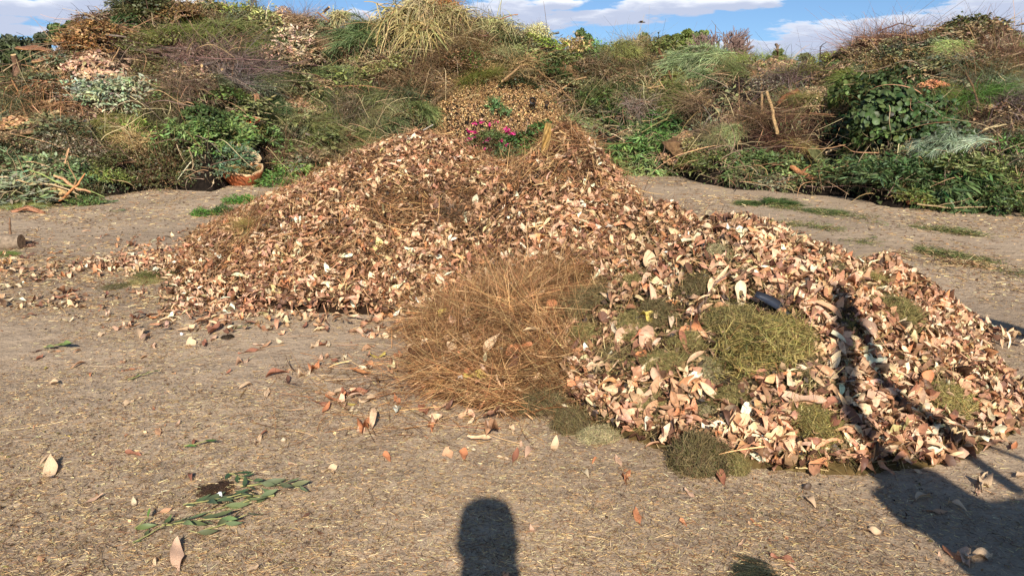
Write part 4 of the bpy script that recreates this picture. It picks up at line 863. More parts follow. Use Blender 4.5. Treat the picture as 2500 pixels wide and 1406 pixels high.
SK = [
 ('branch', 'long tan pole slanting up to the right over the mulch top', [(1226, 208), (1330, 138)], (.022, .03), tn, 0),
 ('branch', 'thinner tan branch curving beside the long slanting pole', [(1262, 165), (1290, 155), (1345, 152)], (.018, .012), tn, 1),
 ('branch', 'forked brown branch running down right from the crossing poles', [(1300, 172), (1362, 220), (1400, 262)], (.016, .01), lin(160, 124, 84), 2),
 ('branch', 'pale branch arching over the dark hollow towards the mulch', [(1360, 232), (1400, 205), (1428, 198)], (.02, .014), tn, 0),
 ('branch', 'leaning dark brown branch with pale cut top on the right middle slope', [(1600, 128), (1618, 170), (1636, 218)], (.035, .022), lin(120, 84, 58), 0),
 ('stem', 'diagonal green stem of the wattle fronds with a pale cut end', [(1640, 258), (1618, 300), (1560, 330)], (.03, .012), lin(140, 132, 84), 1),
 ('branch', 'short cut stick end pointing left in the grey-green needles', [(1574, 224), (1610, 218)], (.016, .016), tn, 0),
 ('branch', 'pale forked stick over the needles below the bare tree', [(1682, 256), (1712, 224)], (.018, .010), lin(196, 164, 120), 0),
 ('branch', 'long sagging grey wand right of the ring of wands', [(1700, 250), (1722, 290), (1705, 322)], (.014, .008), gy, 0),
 ('branch', 'dark slanting bough behind the two standing poles', [(1812, 268), (1860, 214)], (.035, .03), dk, 0),
 ('pole', 'upper tan pole standing upright beside the dark slanting bough', [(1846, 284), (1844, 198)], (.026, .024), tn, 0),
 ('pole', 'lower tan pole standing upright with a torn foot', [(1882, 332), (1868, 268), (1858, 236)], (.034, .028), lin(206, 168, 118), 0),
 ('bough', 'curved reddish brown bough left of the ivy mass', [(1884, 262), (1900, 246), (1932, 232)], (.035, .055), lin(140, 88, 60), 0),
 ('branch', 'long brown stick lying level at the left rim of the ivy', [(1958, 286), (2020, 290), (2072, 282)], (.022, .012), lin(126, 92, 66), 1),
 ('branch', 'grey curved log end in the right stick bundle', [(2384, 272), (2400, 280), (2418, 274)], (.045, .04), gy, 0),
 ('branch', 'upright bent grey stick above the right stick bundle', [(2420, 262), (2425, 240), (2440, 230)], (.02, .012), gy, 0),
 ('branch', 'pale fork lying on the silver foliage', [(2368, 326), (2380, 322), (2420, 314)], (.018, .012), lin(204, 182, 136), 1),
 ('broken_branch', 'orange broken branch end pointing left above the dirt', [(1914, 412), (1935, 428), (1962, 440), (1986, 436)], (.045, .05, .035), lin(200, 138, 92), 1),
 ('branch', 'pale curved stick right of the brown palm fibre', [(1996, 380), (2016, 370), (2034, 372)], (.02, .012), lin(206, 180, 140), 0),
 ('branch', 'pale stem lying on the dirt at the foot of the right cuttings', [(2208, 502), (2290, 512), (2420, 508)], (.012, .008), lin(176, 150, 112), 1),
 ('branch', 'thick grey stick lying across the needles above the heap', [(756, 334), (790, 346), (836, 358)], (.03, .022), gy, 0),
 ('branch', 'thin pale pole leaning right in the left middle slope', [(722, 230), (766, 140)], (.010, .006), lin(190, 166, 120), 0),
 ('branch', 'short upright reddish stick left of the needle fan', [(724, 184), (730, 126)], (.012, .010), lin(184, 128, 90), 0),
 ('branch', 'long reddish forked wand lying across the middle of the bank', [(818, 220), (890, 218), (968, 232)], (.012, .006), lin(176, 126, 88), 2),
 ('branch', 'long tan wand from the middle up towards the thatch', [(748, 244), (840, 205), (960, 172)], (.010, .006), lin(184, 160, 116), 0),
 ('branch', 'thin upright stem standing behind the heap left crest', [(952, 368), (953, 315)], (.010, .008), lin(170, 150, 100), 0),
 ('branch', 'short white stick end beside the dark needles', [(1038, 325), (1062, 312)], (.010, .010), lin(214, 204, 190), 0),
 ('branch', 'long thin wand crossing the low needles', [(952, 300), (1010, 325)], (.010, .006), lin(170, 140, 110), 0),
 ('branch', 'small reddish stick near the middle of the lower slope', [(842, 345), (866, 335)], (.014, .012), lin(150, 76, 60), 0),
 ('cut_limb', 'long cut grey limb curving above the grey sticks', [(510, 172), (550, 160), (586, 150)], (.03, .035), gy, 1),
 ('cut_limb', 'upright cut grey limb with a pale sawn top', [(558, 182), (566, 165), (568, 146)], (.035, .03), gy, 0),
 ('cut_limb', 'thick grey limb slanting down from the sawn tops', [(580, 158), (560, 188), (545, 205)], (.03, .038), gy, 1),
 ('log_end', 'dark log with a round sawn end left of the twig dome', [(384, 136), (412, 136)], (.05, .05), lin(96, 74, 60), 0),
 ('branch', 'thin stick leaning right above the pinkish leaf patch', [(292, 172), (314, 128)], (.014, .010), tn, 0),
 ('branch', 'dark bent wand crossing the golden shrub', [(274, 92), (255, 55), (240, 26)], (.012, .006), dk, 0),
 ('branch', 'dark stick lying level right of the golden shrub', [(282, 98), (330, 104)], (.024, .018), gy, 0),
 ('palm_sheath', 'brown split palm sheath pointing up on the left slope', [(86, 236), (122, 208)], (.02, .05), lin(170, 124, 84), 0),
 ('palm_stalk', 'long pale palm stalk crossing the left slope', [(70, 290), (110, 268), (160, 252)], (.016, .012), lin(190, 150, 106), 0),
 ('palm_stalk', 'cream flattened palm stalk on the lower left slope', [(104, 305), (172, 282)], (.02, .035), lin(214, 184, 134), 0),
 ('palm_stalk', 'short cream stalk right of the striped leaves', [(148, 262), (164, 250)], (.025, .02), lin(214, 190, 146), 0),
 ('palm_stalk', 'smooth tan palm log lying under the palm trash', [(30, 345), (60, 335), (112, 328)], (.06, .05), lin(186, 150, 112), 0),
 ('branch', 'thin dark sapling standing in the lower left slope', [(254, 360), (248, 318), (240, 286)], (.012, .006), dk, 1),
 ('torn_stump', 'torn palm stump with splinters at the left end of the bank', [(74, 200), (76, 165), (72, 135)], (.08, .05), lin(130, 98, 76), 2),
 ('branch', 'pale twig arching over the left end of the bank', [(46, 178), (70, 158), (112, 162)], (.010, .006), lin(204, 176, 136), 0),
 ('stump', 'dark upright stump end on the skyline above the needle branches', [(800, 42), (806, 34), (815, 26)], (.026, .03), lin(100, 80, 66), 0),
 ('branch', 'brown stick slanting up to the dark stump end on the skyline', [(812, 66), (786, 40)], (.016, .02), lin(150, 110, 84), 0),
 ('branch', 'dry red stick poking up right of the thatch', [(1218, 56), (1264, 40)], (.012, .012), lin(178, 130, 100), 0),
 ('broken_stump', 'splintered pale stump standing on the skyline at the right dip', [(1882, 140), (1880, 126), (1876, 112)], (.02, .03), lin(150, 124, 96), 2),
 ('branch', 'bare stick poking out right of the big dark olive bush', [(2462, 72), (2484, 58)], (.012, .008), dk, 0),
 ('branch', 'arched bare bramble cane on the right hump skyline', [(2118, 86), (2170, 64), (2208, 74)], (.012, .008), lin(120, 84, 70), 2),
 ('branch', 'bare brown bramble cane pointing left off the right hump', [(2064, 96), (2116, 102)], (.010, .014), lin(120, 86, 70), 1),
 ('branch', 'upright bare twigs in the dip left of the right hump', [(1980, 146), (1978, 116), (1992, 104)], (.010, .005), dk, 2),
 ('branch', 'leaning bare twigs at the left foot of the right hump', [(2006, 160), (2022, 132)], (.010, .005), dk, 2),
 ('branch', 'brown leaning stick in the right weeds', [(2356, 262), (2342, 222), (2326, 186)], (.014, .020), lin(130, 100, 70), 0),
 ('branch', 'long pale stick level below the right end skyline', [(2434, 150), (2498, 134)], (.012, .014), lin(180, 150, 116), 0),
 ('branch', 'pale stick across the brown twigs at the right edge', [(2430, 182), (2496, 162)], (.012, .012), lin(176, 146, 110), 0),
]
for nm, lb, pts, rd, col, fk in SK:
    stick(nm, lb, {'branch': 'branch', 'pole': 'pole', 'stem': 'stem', 'bough': 'branch'}.get(nm, nm.replace('_', ' ')), pts, rd, col, forks=fk)
# ------------------------------------------------------------------ things lying on the dirt and on the heaps
def tone(A): return A
def place_ring(name, label, cat, px, py, R, key, col, flat=.5, dz=0., group=None):
    q = hit1(px, py); return clump(key, q[0], q[1], q[2]+dz, R, col, name, label, cat, group, flat=flat)
for px, py, R, key, col, fl, nm, lb, cat in [
 (1880, 500, .42, 'F0', lin(78, 98, 48), .35, 'green_cutting', 'low dark green cutting lying alone on the dirt on the right', 'cutting'),
 (1840, 498, .30, 'F1', lin(92, 106, 56), .3, 'green_cutting', 'flattened olive end of the low cutting on the dirt', 'cutting'),
 (2008, 518, .26, 'G0', lin(92, 108, 58), .3, 'green_cutting', 'small bright green grassy lump beside the low dark cutting', 'cutting'),
 (668, 452, .34, 'L0', lin(96, 126, 62), .8, 'leafy_sprig', 'dark green leafy sprig between the orange sheath and the heap', 'sprig'),
 (705, 420, .46, 'L0', lin(124, 152, 76), .8, 'leafy_sprig', 'bright green leafy sprig behind the left shoulder of the heap', 'sprig'),
 (745, 402, .26, 'L1', lin(142, 166, 86), .8, 'leafy_sprig', 'small lightest green sprig touching the top of the heap shoulder', 'sprig'),
 (498, 524, .15, 'L0', lin(92, 130, 52), .7, 'leafy_sprig', 'small green sprig on the dirt, leftmost of the row by the heap end', 'sprig'),
 (548, 520, .17, 'L0', lin(70, 104, 48), .7, 'leafy_sprig', 'dark hanging sprig in the row by the heap end', 'sprig'),
 (592, 494, .20, 'L0', lin(92, 136, 56), .7, 'leafy_sprig', 'green sprig highest in the row by the heap end', 'sprig'),
 (608, 578, .14, 'F1', lin(112, 124, 74), .9, 'grass_tuft', 'thin greenish tuft on the straw end of the long heap', 'grass tuft'),
 (640, 545, .20, 'G0', lin(170, 146, 84), .6, 'grass_tuft', 'yellowish dry grass tuft on the left end of the long heap', 'grass tuft'),
 (395, 668, .16, 'G0', lin(122, 120, 66), .5, 'grass_tuft', 'green grass tuft on the dirt before the thin leaf spread', 'grass tuft'),
 (350, 690, .15, 'G1', lin(172, 160, 96), .35, 'grass_tuft', 'yellow-green flattened grass beside the green tuft', 'grass tuft'),
 (280, 702, .11, 'G0', lin(112, 108, 62), .35, 'grass_tuft', 'small olive grass tuft left of the yellow-green one', 'grass tuft'),
 (490, 705, .10, 'F0', lin(74, 92, 62), .4, 'needle_sprig', 'dark blue-green needle sprig right of the grass tufts', 'sprig'),
 (440, 697, .08, 'F0', lin(80, 96, 66), .4, 'needle_sprig', 'smaller dark needle sprig next to the green tuft', 'sprig'),
 (1066, 742, .09, 'F0', lin(62, 84, 54), .9, 'needle_sprig', 'dark green needle sprig at the foot of the long heap', 'sprig'),
 (1060, 715, .07, 'F0', lin(84, 104, 60), .9, 'needle_sprig', 'lighter needle sprig just above the dark one at the heap foot', 'sprig'),
 (12, 622, .12, 'G0', lin(124, 146, 66), .4, 'grass_tuft', 'small green tuft at the left picture edge below the log', 'grass tuft'),
 (40, 600, .2, 'C1', lin(150, 116, 90), .4, 'leaf_pile', 'little pile of leaves and dirt under the log at the left edge', 'leaves'),
 (50, 500, .25, 'G1', lin(176, 176, 100), .3, 'grass_tuft', 'pale yellow-green cuttings before the palm stump', 'grass tuft'),
 (555, 826, .045, 'C0', lin(80, 66, 50), .9, 'dirt_clod', 'dark clod of soil and roots beside the large red-brown leaf', 'clod'),
 (527, 1195, .07, 'C0', lin(92, 70, 52), .35, 'dirt_clod', 'flat patch of dark crumbled roots above the green sprig pile', 'clod'),
 (1865, 1400, .11, 'F1', lin(58, 60, 44), .5, 'needle_sprig', 'dark conifer sprig cut by the bottom edge', 'sprig')]:
    place_ring(nm, lb, cat, px, py, R, key, col, fl)
# trails of mown green grass on the dirt track
def trail(name, label, pts, wd, n, pal, lo=.03, hi=.09):
    W = np.array([G(*p) for p in pts]); t = rng.random(n)*(len(W)-1); i = t.astype(int).clip(0, len(W)-2); f = (t-i)[:, None]
    P = W[i]*(1-f)+W[i+1]*f+rng.normal(size=(n, 2))*wd*(.3+1.3*rng.random((n, 1))**2)*(.6+.8*np.abs(vn(t*3, t*0, 5)))[:, None]*np.array([1, 1.])
    keep = fbm(P[:, 0]*3.5, P[:, 1]*3.5, 310)+.25*rng.random(len(P)) > .12; P = P[keep]; n = len(P)
    o = P.mean(0); z = ground(P[:, 0], P[:, 1])+rng.random(n)**2*.05+.004; a = rng.uniform(0, 6.28, n)
    A = strands(np.stack([P[:, 0]-o[0], P[:, 1]-o[1], z], 1), np.stack([np.cos(a), np.sin(a), rng.normal(size=n)*.25], 1), rng.uniform(lo, hi, n), 3, rng.normal(size=(n, 3))*.2, rng.uniform(.004, .008, n), pick(pal, n, val=.25))
    b = A.build(name, M_fol); b.location = (o[0], o[1], 0); return tag(b, label, 'cut grass', None, 'stuff')
GP = [lin(92, 106, 52), lin(110, 116, 64), lin(76, 84, 46), lin(126, 116, 72), lin(160, 142, 98)]
trail('mown_grass', 'upper thin green trail of mown grass across the dirt track', [(1860, 505), (1960, 515), (2050, 525), (2110, 535)], .16, 1500, GP)
trail('mown_grass', 'middle green trail of mown grass across the dirt track', [(2110, 538), (2200, 552), (2300, 566), (2390, 576)], .13, 2600, GP)
trail('mown_grass', 'long nearest green trail of mown grass running to the right edge', [(2080, 585), (2180, 603), (2300, 622), (2400, 640), (2500, 665)], .13, 5200, GP)
trail('mown_grass', 'pale straw streak beside the nearest green trail', [(2180, 620), (2300, 640), (2420, 652)], .10, 1500, DRY)
trail('mown_grass', 'faint green streak between the far dirt and the near heap', [(1860, 548), (1960, 553), (2060, 570)], .15, 900, GP)
# mown-grass lumps in the near heap
KC = [lin(138, 124, 78), lin(112, 98, 66), lin(150, 134, 80), lin(168, 154, 114)]
for px, py, r, c, lb in [
 (1450, 750, 62, 1, 'olive lump of mown grass left of the black plastic, beside the straw'), (1440, 825, 46, 0, 'lower olive lump of mown grass at the right rim of the straw heap'),
 (1328, 985, 52, 1, 'dark olive lump of mown grass at the left foot of the near heap'), (1392, 1045, 40, 1, 'flat dark lump of mown grass on the dirt at the left foot'),
 (1880, 835, 92, 2, 'largest yellow-olive lump of mown grass under the black plastic'), (1845, 880, 52, 3, 'pale grey-green lump on the lower left of the largest grass lump'),
 (1800, 790, 62, 0, 'olive lump of mown grass upper left of the largest one'), (1765, 628, 36, 3, 'small pale lump of mown grass near the crest of the near heap'),
 (2028, 665, 28, 1, 'small dark lump of mown grass above the tip of the pole shadow'), (2170, 770, 50, 0, 'olive lump of mown grass right of the tip of the pole shadow'),
 (1992, 1035, 58, 2, 'yellow-olive lump of mown grass on the front foot of the near heap'), (2300, 985, 50, 2, 'yellow-olive lump of mown grass at the right foot between the shadows'),
 (1712, 1140, 66, 1, 'big dark lump of mown grass lying on the dirt in front of the near heap'), (1795, 1150, 34, 0, 'narrow dry lump of mown grass beside the big dark one on the dirt'),
 (1722, 1012, 28, 3, 'little grey-green ball of mown grass in the front leaves'), (1590, 985, 40, 0, 'olive lump of mown grass low on the left front of the near heap'),
 (1560, 800, 50, 0, 'olive lump of mown grass in the middle left of the near heap'), (1630, 890, 48, 0, 'olive lump of mown grass left of the largest one'),
 (1460, 1070, 38, 3, 'pale flat lump of mown grass on the front left foot'), (1700, 700, 40, 1, 'dark lump of mown grass above the forked grey twig'),
 (1625, 775, 50, 1, 'dark olive lump of mown grass just left of the forked twig foot'), (1690, 835, 46, 0, 'olive lump of mown grass between the dark twig and the largest lump'),
 (1735, 905, 42, 3, 'greyish lump of mown grass below left of the largest lump'), (1520, 880, 42, 1, 'dark olive lump of mown grass right of the straw heap middle'), (1790, 965, 40, 0, 'olive lump of mown grass under the greyish ones on the front slope'),
 (1560, 700, 34, 0, 'olive lump of mown grass close under the straw ridge'), (2060, 800, 34, 2, 'small olive lump of mown grass in the pole shadow'),
 (2120, 690, 34, 2, 'small yellowish lump of mown grass near the right crest'), (1960, 900, 52, 1, 'dark olive lump right below the largest grass lump')]:
    q = hit1(px, py); d = np.linalg.norm(q-np.array([0, 0, CZ])); R = r/F*d
    clump('K%d' % rng.integers(0, 2), q[0], q[1]+.02, q[2]-R*.22, R*1.2, KC[c], 'grass_clipping_lump', lb, 'grass lump', 'lumps of mown grass in the near heap', flat=1.25 if 'dirt' in lb else .95, lean=(0 if 'dirt' in lb else .3, 0))

# sprigs made of a stem and long leaves
def sprig(px, py, ang, L_, col, nl, ll, name, label, lift=.01, w=.13):
    q = hit1(px, py); e = empty(name, (q[0], q[1], q[2]+lift), math.radians(ang)); A = Acc(); P = wobbly((-L_/2, 0, .004), (L_/2, 0, .02), 7, .05); tube(A, P, np.linspace(.004, .0018, 7), 5, lin(150, 146, 92))
    A.build('stem', M_bark, e, smooth=True)
    t = np.linspace(.12, 1, nl); pos = np.array([P[min(int(a*6), 6)] for a in t]); s = np.where(np.arange(nl) % 2, 1, -1); an = s*rng.uniform(.25, .9, nl)
    T = np.stack([np.cos(an), np.sin(an), rng.uniform(-.02, .3, nl)], 1); T = nrm(T); Z = nrm(np.stack([rng.normal(size=nl)*.3, rng.normal(size=nl)*.5, np.ones(nl)], 1)); B = nrm(np.cross(Z, T)); Z = np.cross(T, B)
    ls = rng.uniform(.75, 1.2, nl)*ll
    tp = [leaf_tpl(6, w, 'lance', bend=b, fold=.25, twist=tw) for b, tw in ((-.4, .3), (.5, -.6), (.1, .8))]
    scatter(tp, pos+T*ls[:, None]*.48, np.stack([T, B, Z], -1), ls, vary(nl, .18, .06)*np.array(col)).build('leaves', M_fol, e, smooth=True)
    return tag(e, label, 'sprig', 'green sprigs lying on the dirt')
for a in [(660, 1200, -8, .26, lin(110, 120, 82), 9, .09, 'leafy_sprig', 'long green sprig with a pale stem pointing right in the sprig pile'),
          (590, 1175, -35, .16, lin(72, 92, 58), 6, .07, 'leafy_sprig', 'dark green sprig at the top of the sprig pile'),
          (520, 1230, 15, .22, lin(84, 96, 66), 9, .08, 'leafy_sprig', 'dark green sprig in the centre of the sprig pile'),
          (560, 1245, 25, .24, lin(118, 126, 84), 8, .09, 'leafy_sprig', 'pale-veined sprig crossing the middle of the sprig pile'),
          (470, 1285, 5, .22, lin(112, 124, 80), 9, .085, 'leafy_sprig', 'light green sprig at the lower left of the sprig pile'),
          (545, 1290, 35, .18, lin(102, 114, 76), 5, .09, 'leafy_sprig', 'few-leaved green sprig at the lowest point of the sprig pile'),
          (620, 1225, -160, .16, lin(94, 104, 70), 6, .08, 'leafy_sprig', 'short green sprig on the right of the sprig pile'),
          (365, 1315, 50, .12, lin(92, 106, 66), 4, .06, 'leafy_sprig', 'thin-leaved sprig left of and below the sprig pile'),
          (478, 1093, 10, .10, lin(96, 120, 62), 3, .08, 'leafy_sprig', 'small green leaf pair under a red-brown leaf on open dirt'),
          (128, 852, 4, .10, lin(124, 140, 78), 3, .12, 'leafy_sprig', 'pale-edged green leaf on the dirt at the far left'),
          (348, 1288, 60, .06, lin(118, 146, 64), 2, .07, 'leafy_sprig', 'single bright green curled leaf left of the sprig pile'),
          (345, 925, 40, .14, lin(86, 94, 60), 5, .05, 'leafy_sprig', 'dark wilted sprig slanting on the open dirt'),
          (590, 805, 10, .10, lin(84, 104, 60), 4, .05, 'leafy_sprig', 'small dark green scrap above the dark clod'),
          (1975, 1100, 20, .12, lin(96, 118, 60), 5, .05, 'leafy_sprig', 'small green sprig beside the reddish twig at the heap foot'),
          (235, 500, 10, .30, lin(84, 110, 60), 4, .16, 'leafy_sprig', 'green leaf standing on the dirt beyond the palm stump'),
          (285, 518, 0, .2, lin(60, 80, 54), 3, .14, 'leafy_sprig', 'flat dark green leaf alone on the far left dirt'),
          (1590, 770, 100, .14, lin(100, 112, 66), 6, .05, 'leafy_sprig', 'green sprig in the upper left of the near heap')]:
    sprig(*a[:9-0])
# leaves one by one
LC = {'pale tan': lin(222, 188, 148), 'pinkish tan': lin(212, 172, 140), 'red-brown': lin(160, 106, 80), 'orange-brown': lin(206, 136, 92), 'cream': lin(232, 208, 168), 'yellow': lin(214, 190, 96), 'dark brown': lin(112, 78, 60), 'tan': lin(196, 150, 112)}
FORMS = [('flat', .15, .12, .2, .4), ('curled', 1.05, .25, .3, .3), ('cupped', .4, .6, 0, .3), ('twisted', .35, .25, 1.3, .4), ('folded', -.4, .75, .4, .2), ('wavy', -.3, .2, .5, 1.3)]
LM = {}
for fi, (st, bd, fo, tw, wv) in enumerate(FORMS):
    for wi, (wn_, wd) in enumerate((('narrow', .12), ('broad', .21))):
        tv, tq = leaf_tpl(11, wd, 'lance' if wi == 0 else 'ovate', bend=bd, fold=fo, twist=tw, wave=wv, seed=fi*2+wi)
        tail = np.array([(.5, 0, 0)])  # stalk
        A = Acc(); cv = np.ones((len(tv), 3)); cv[1::3] *= 1.12; A.add(tv, tq, None, cv)
        e0 = tv[-2]; s0 = np.array([e0+[-.02, -.006, 0], e0+[-.02, .006, 0], e0+[.16, .007, .03], e0+[.16, -.004, .03]]); A.add(s0, [(0, 1, 2, 3)], None, (.8, .7, .6))
        LM[(st, wn_)] = A.build('fallen_leaf', M_leaf, smooth=True, link=False)
MARKS = [(560, 1240, 'the green sprig pile'), (1190, 1320, 'the rounded shadow'), (1715, 1135, 'the big dark grass lump'), (1200, 860, 'the straw heap'), (560, 690, 'the thin leaf spread'), (365, 680, 'the grass tufts'), (550, 822, 'the dark clod'),
         (2260, 1240, 'the wide dark shadow'), (1890, 750, 'the black plastic'), (2430, 880, 'the right foot of the near heap'), (1850, 570, 'the crest of the near heap'), (1385, 330, 'the peak of the long heap'), (2040, 715, 'the tip of the pole shadow'),
         (120, 1300, 'the lower left corner'), (60, 600, 'the log at the left edge'), (1440, 780, 'the olive lumps beside the straw'), (1880, 850, 'the largest grass lump'), (1330, 1000, 'the left foot of the near heap'), (2290, 990, 'the grass lump between the shadows'),
         (850, 760, 'the foot of the long heap'), (1060, 500, 'the face of the long heap'), (130, 860, 'the pale-edged green leaf'), (1700, 740, 'the forked grey twig'), (1540, 1240, 'the bare dirt in front'), (1600, 980, 'the front of the near heap'), (2180, 820, 'the right flank of the near heap')]
used = {}
leaf_at = []
def one_leaf(px, py, lpx, ang, cn, st=None, wd=None, tilt=None):
    q = hit1(px, py)
    if q is None: return
    st = st or FORMS[rng.integers(0, 6)][0]; wd = wd or ('narrow', 'broad')[int(rng.random() < .45)]
    d = np.linalg.norm(q-np.array([0, 0, CZ])); L_ = lpx/F*d*1.12; L_ = max(.03, min(L_, .26))
    onheap = (q[2]-ground(q[0], q[1])) > .04; tl = (.55 if onheap else .09) if tilt is None else tilt
    fn = (lambda x, y: np.maximum(np.maximum(h1(x, y), h2(x, y)), h3(x, y))); n = normal(np.array([q[0]]), np.array([q[1]]), fn, .08)
    n = nrm(n+rng.normal(size=(1, 3))*tl+(np.array([[0, -.5, 0]]) if onheap else 0)); R = frames(n, np.array([math.radians(ang)]))[0]
    o = bpy.data.objects.new('fallen_leaf', LM[(st, wd)]); C.objects.link(o)
    up = L_*(.04 if st in ('flat', 'wavy') else .10)+(.045 if onheap else .004)
    o.matrix_world = Matrix.Translation(Vector(q)+Vector((0, 0, up))) @ Matrix(R.tolist()).to_4x4() @ Matrix.Scale(L_, 4)
    c = np.array(LC[cn])*(1+rng.normal()*.06); o.color = (*c, 1)
    dd = sorted(((px-m[0])**2+((py-m[1])*1.3)**2, m) for m in MARKS)
    sz = 'long' if L_ > .15 else 'small' if L_ < .085 else 'mid-sized'
    where = 'on the dirt' if not onheap else 'on the heap'
    for k in (0, 1, 2):
        m = dd[k][1]; dx, dy = px-m[0], py-m[1]
        rel = ('right of' if dx > 0 else 'left of') if abs(dx) > abs(dy)*1.4 else ('below' if dy > 0 else 'above')
        if dd[k][0] < 40**2: rel = 'beside'
        elif dd[k][0] > 180**2: rel = 'well '+rel
        lab = f"{sz} {wd} {cn} leaf, {st}, {rel} {m[2]}"
        if lab not in used: break
    used[lab] = used.get(lab, 0)+1
    tag(o, lab, 'leaf', 'dry leaves lying loose on the dirt and the near heap')
    leaf_at.append((px, py))
P_, K_, R_, O_, C_, Y_, D_, T_ = 'pale tan', 'pinkish tan', 'red-brown', 'orange-brown', 'cream', 'yellow', 'dark brown', 'tan'
for a in [(600,948,36,-30,P_,'folded'),(522,812,58,0,R_,'cupped','broad'),(466,846,44,15,P_),(500,843,40,20,R_),(520,832,30,0,K_),(115,900,30,10,Y_,'flat'),(95,878,30,0,R_),(192,896,36,-20,T_),(345,820,45,20,P_,'folded'),(355,830,40,5,K_),(260,786,24,0,C_),(246,820,26,0,P_),(352,873,36,0,T_,'flat','narrow'),
 (745,800,34,0,R_,'cupped'),(650,848,34,-20,T_),(770,846,46,-10,P_,'wavy'),(742,918,46,-20,P_,'wavy'),(766,902,46,0,O_,'wavy','broad'),(705,905,18,70,T_),(652,963,46,12,P_,'flat','narrow'),(376,1000,18,30,R_),(434,1040,30,5,K_,'cupped'),(388,1062,34,20,T_,'twisted'),(326,1114,36,80,R_,'cupped'),(474,1086,34,10,R_,'folded'),
 (630,1078,46,5,P_,'wavy'),(645,1062,30,-20,R_),(714,1137,24,75,K_,'cupped','narrow'),(805,1150,36,-60,P_,'twisted'),(490,1176,40,15,P_,'flat','broad'),(466,1170,44,25,R_,'folded','narrow'),(116,1126,40,-5,P_,'folded'),(122,1160,92,22,P_,'curled','narrow'),(230,1226,42,-25,K_,'cupped'),(328,1232,34,30,C_,'curled','narrow'),
 (398,1255,40,-50,T_,'twisted','narrow'),(434,1370,96,24,K_,'twisted','narrow'),(374,1384,40,10,P_,'wavy'),(618,1396,36,-25,P_,'cupped'),(166,1066,14,80,Y_,'flat'),(946,1122,38,30,O_,'cupped','broad'),(888,1044,66,5,O_,'wavy','broad'),(880,1058,40,0,K_),(1062,1032,52,0,K_,'wavy','broad'),(1052,1046,50,15,O_,'wavy','narrow'),(995,1064,54,0,P_,'flat'),
 (1034,1070,24,60,O_,'flat','broad'),(1090,1122,56,-10,T_,'curled'),(1132,1118,52,10,O_,'cupped','broad'),(1152,1098,28,50,C_,'flat'),(1184,1046,48,35,K_,'folded','broad'),(1150,1034,36,-30,C_,'cupped'),(1250,1052,44,12,P_,'wavy'),(1272,1092,30,0,K_),(1258,1122,60,-10,R_,'cupped','narrow'),(1290,1112,52,-15,K_,'folded','broad'),(1228,1124,30,60,P_),
 (1354,1094,60,-12,P_,'curled'),(1430,1162,40,15,C_,'folded','broad'),(1452,1128,34,-25,O_,'folded'),(1510,1130,50,8,K_,'flat','narrow'),(1528,1168,70,-6,O_,'wavy','narrow'),(1556,1264,62,0,O_,'flat','narrow'),(1300,1297,36,20,K_,'curled'),(1118,1290,28,60,T_,'flat'),(1684,1210,40,20,K_,'twisted'),(1668,1282,28,20,O_,'cupped'),(1848,1283,42,20,O_,'flat','narrow'),
 (1808,1332,30,-40,K_,'cupped'),(1878,1338,26,60,Y_,'flat','broad'),(2402,1182,86,-35,P_,'wavy','narrow'),(2386,1205,34,-30,K_),(2326,1358,50,15,O_,'flat','narrow'),(2352,1370,58,-10,K_,'wavy'),(2492,1168,40,-60,P_,'cupped'),(2392,1056,34,80,K_,'folded'),(2482,1036,48,5,P_,'cupped','broad'),(2342,1040,42,-5,P_,'flat'),(2310,1092,34,-30,P_,'curled'),
 (1762,1174,48,0,R_,'cupped','broad'),(22,738,30,0,C_,'cupped'),(128,735,28,20,P_),(1170,1166,14,30,Y_,'flat'),(100,1370,30,10,T_),(210,1395,36,5,D_,'flat','narrow'),(30,1212,30,-10,D_,'flat','narrow'),(790,1310,36,70,D_,'curled','narrow'),(745,1262,30,-30,D_,'flat','narrow'),(1235,1415,40,0,T_),(2240,1340,20,0,D_),(1930,1390,30,40,K_)]:
    one_leaf(*a)
names = list(LC); pw = np.array([.22, .26, .12, .12, .05, .02, .06, .15])
def many(n, f, lp):
    k = 0
    while k < n:
        px, py = f(); q = hit1(px, py)
        if q is None or q[1] > 9.5 or not (0 < px < 2500 and py < 1400): continue
        if any((px-a)**2+(py-b)**2 < 14**2 for a, b in leaf_at): continue
        one_leaf(px, py, lp*F/600*600/F*4.0/np.linalg.norm(q)*rng.uniform(.7, 1.25), rng.uniform(0, 360), names[rng.choice(8, p=pw)]); k += 1
many(42, lambda: (rng.normal(900, 150), rng.uniform(790, 1010)), 46)
many(16, lambda: (rng.uniform(60, 800), rng.uniform(760, 1000)), 34)
many(10, lambda: (rng.uniform(1900, 2480), rng.uniform(1080, 1380)), 34)
def onh2():
    while True:
        px, py = rng.uniform(1450, 2480), rng.uniform(560, 1090); q = hit1(px, py)
        if q is not None and h2(q[0], q[1]) > .03 and q[1] < 6.5: return px, py
many(118, onh2, 62)
many(16, lambda: (rng.uniform(1110, 1400), rng.uniform(700, 1000)), 52)

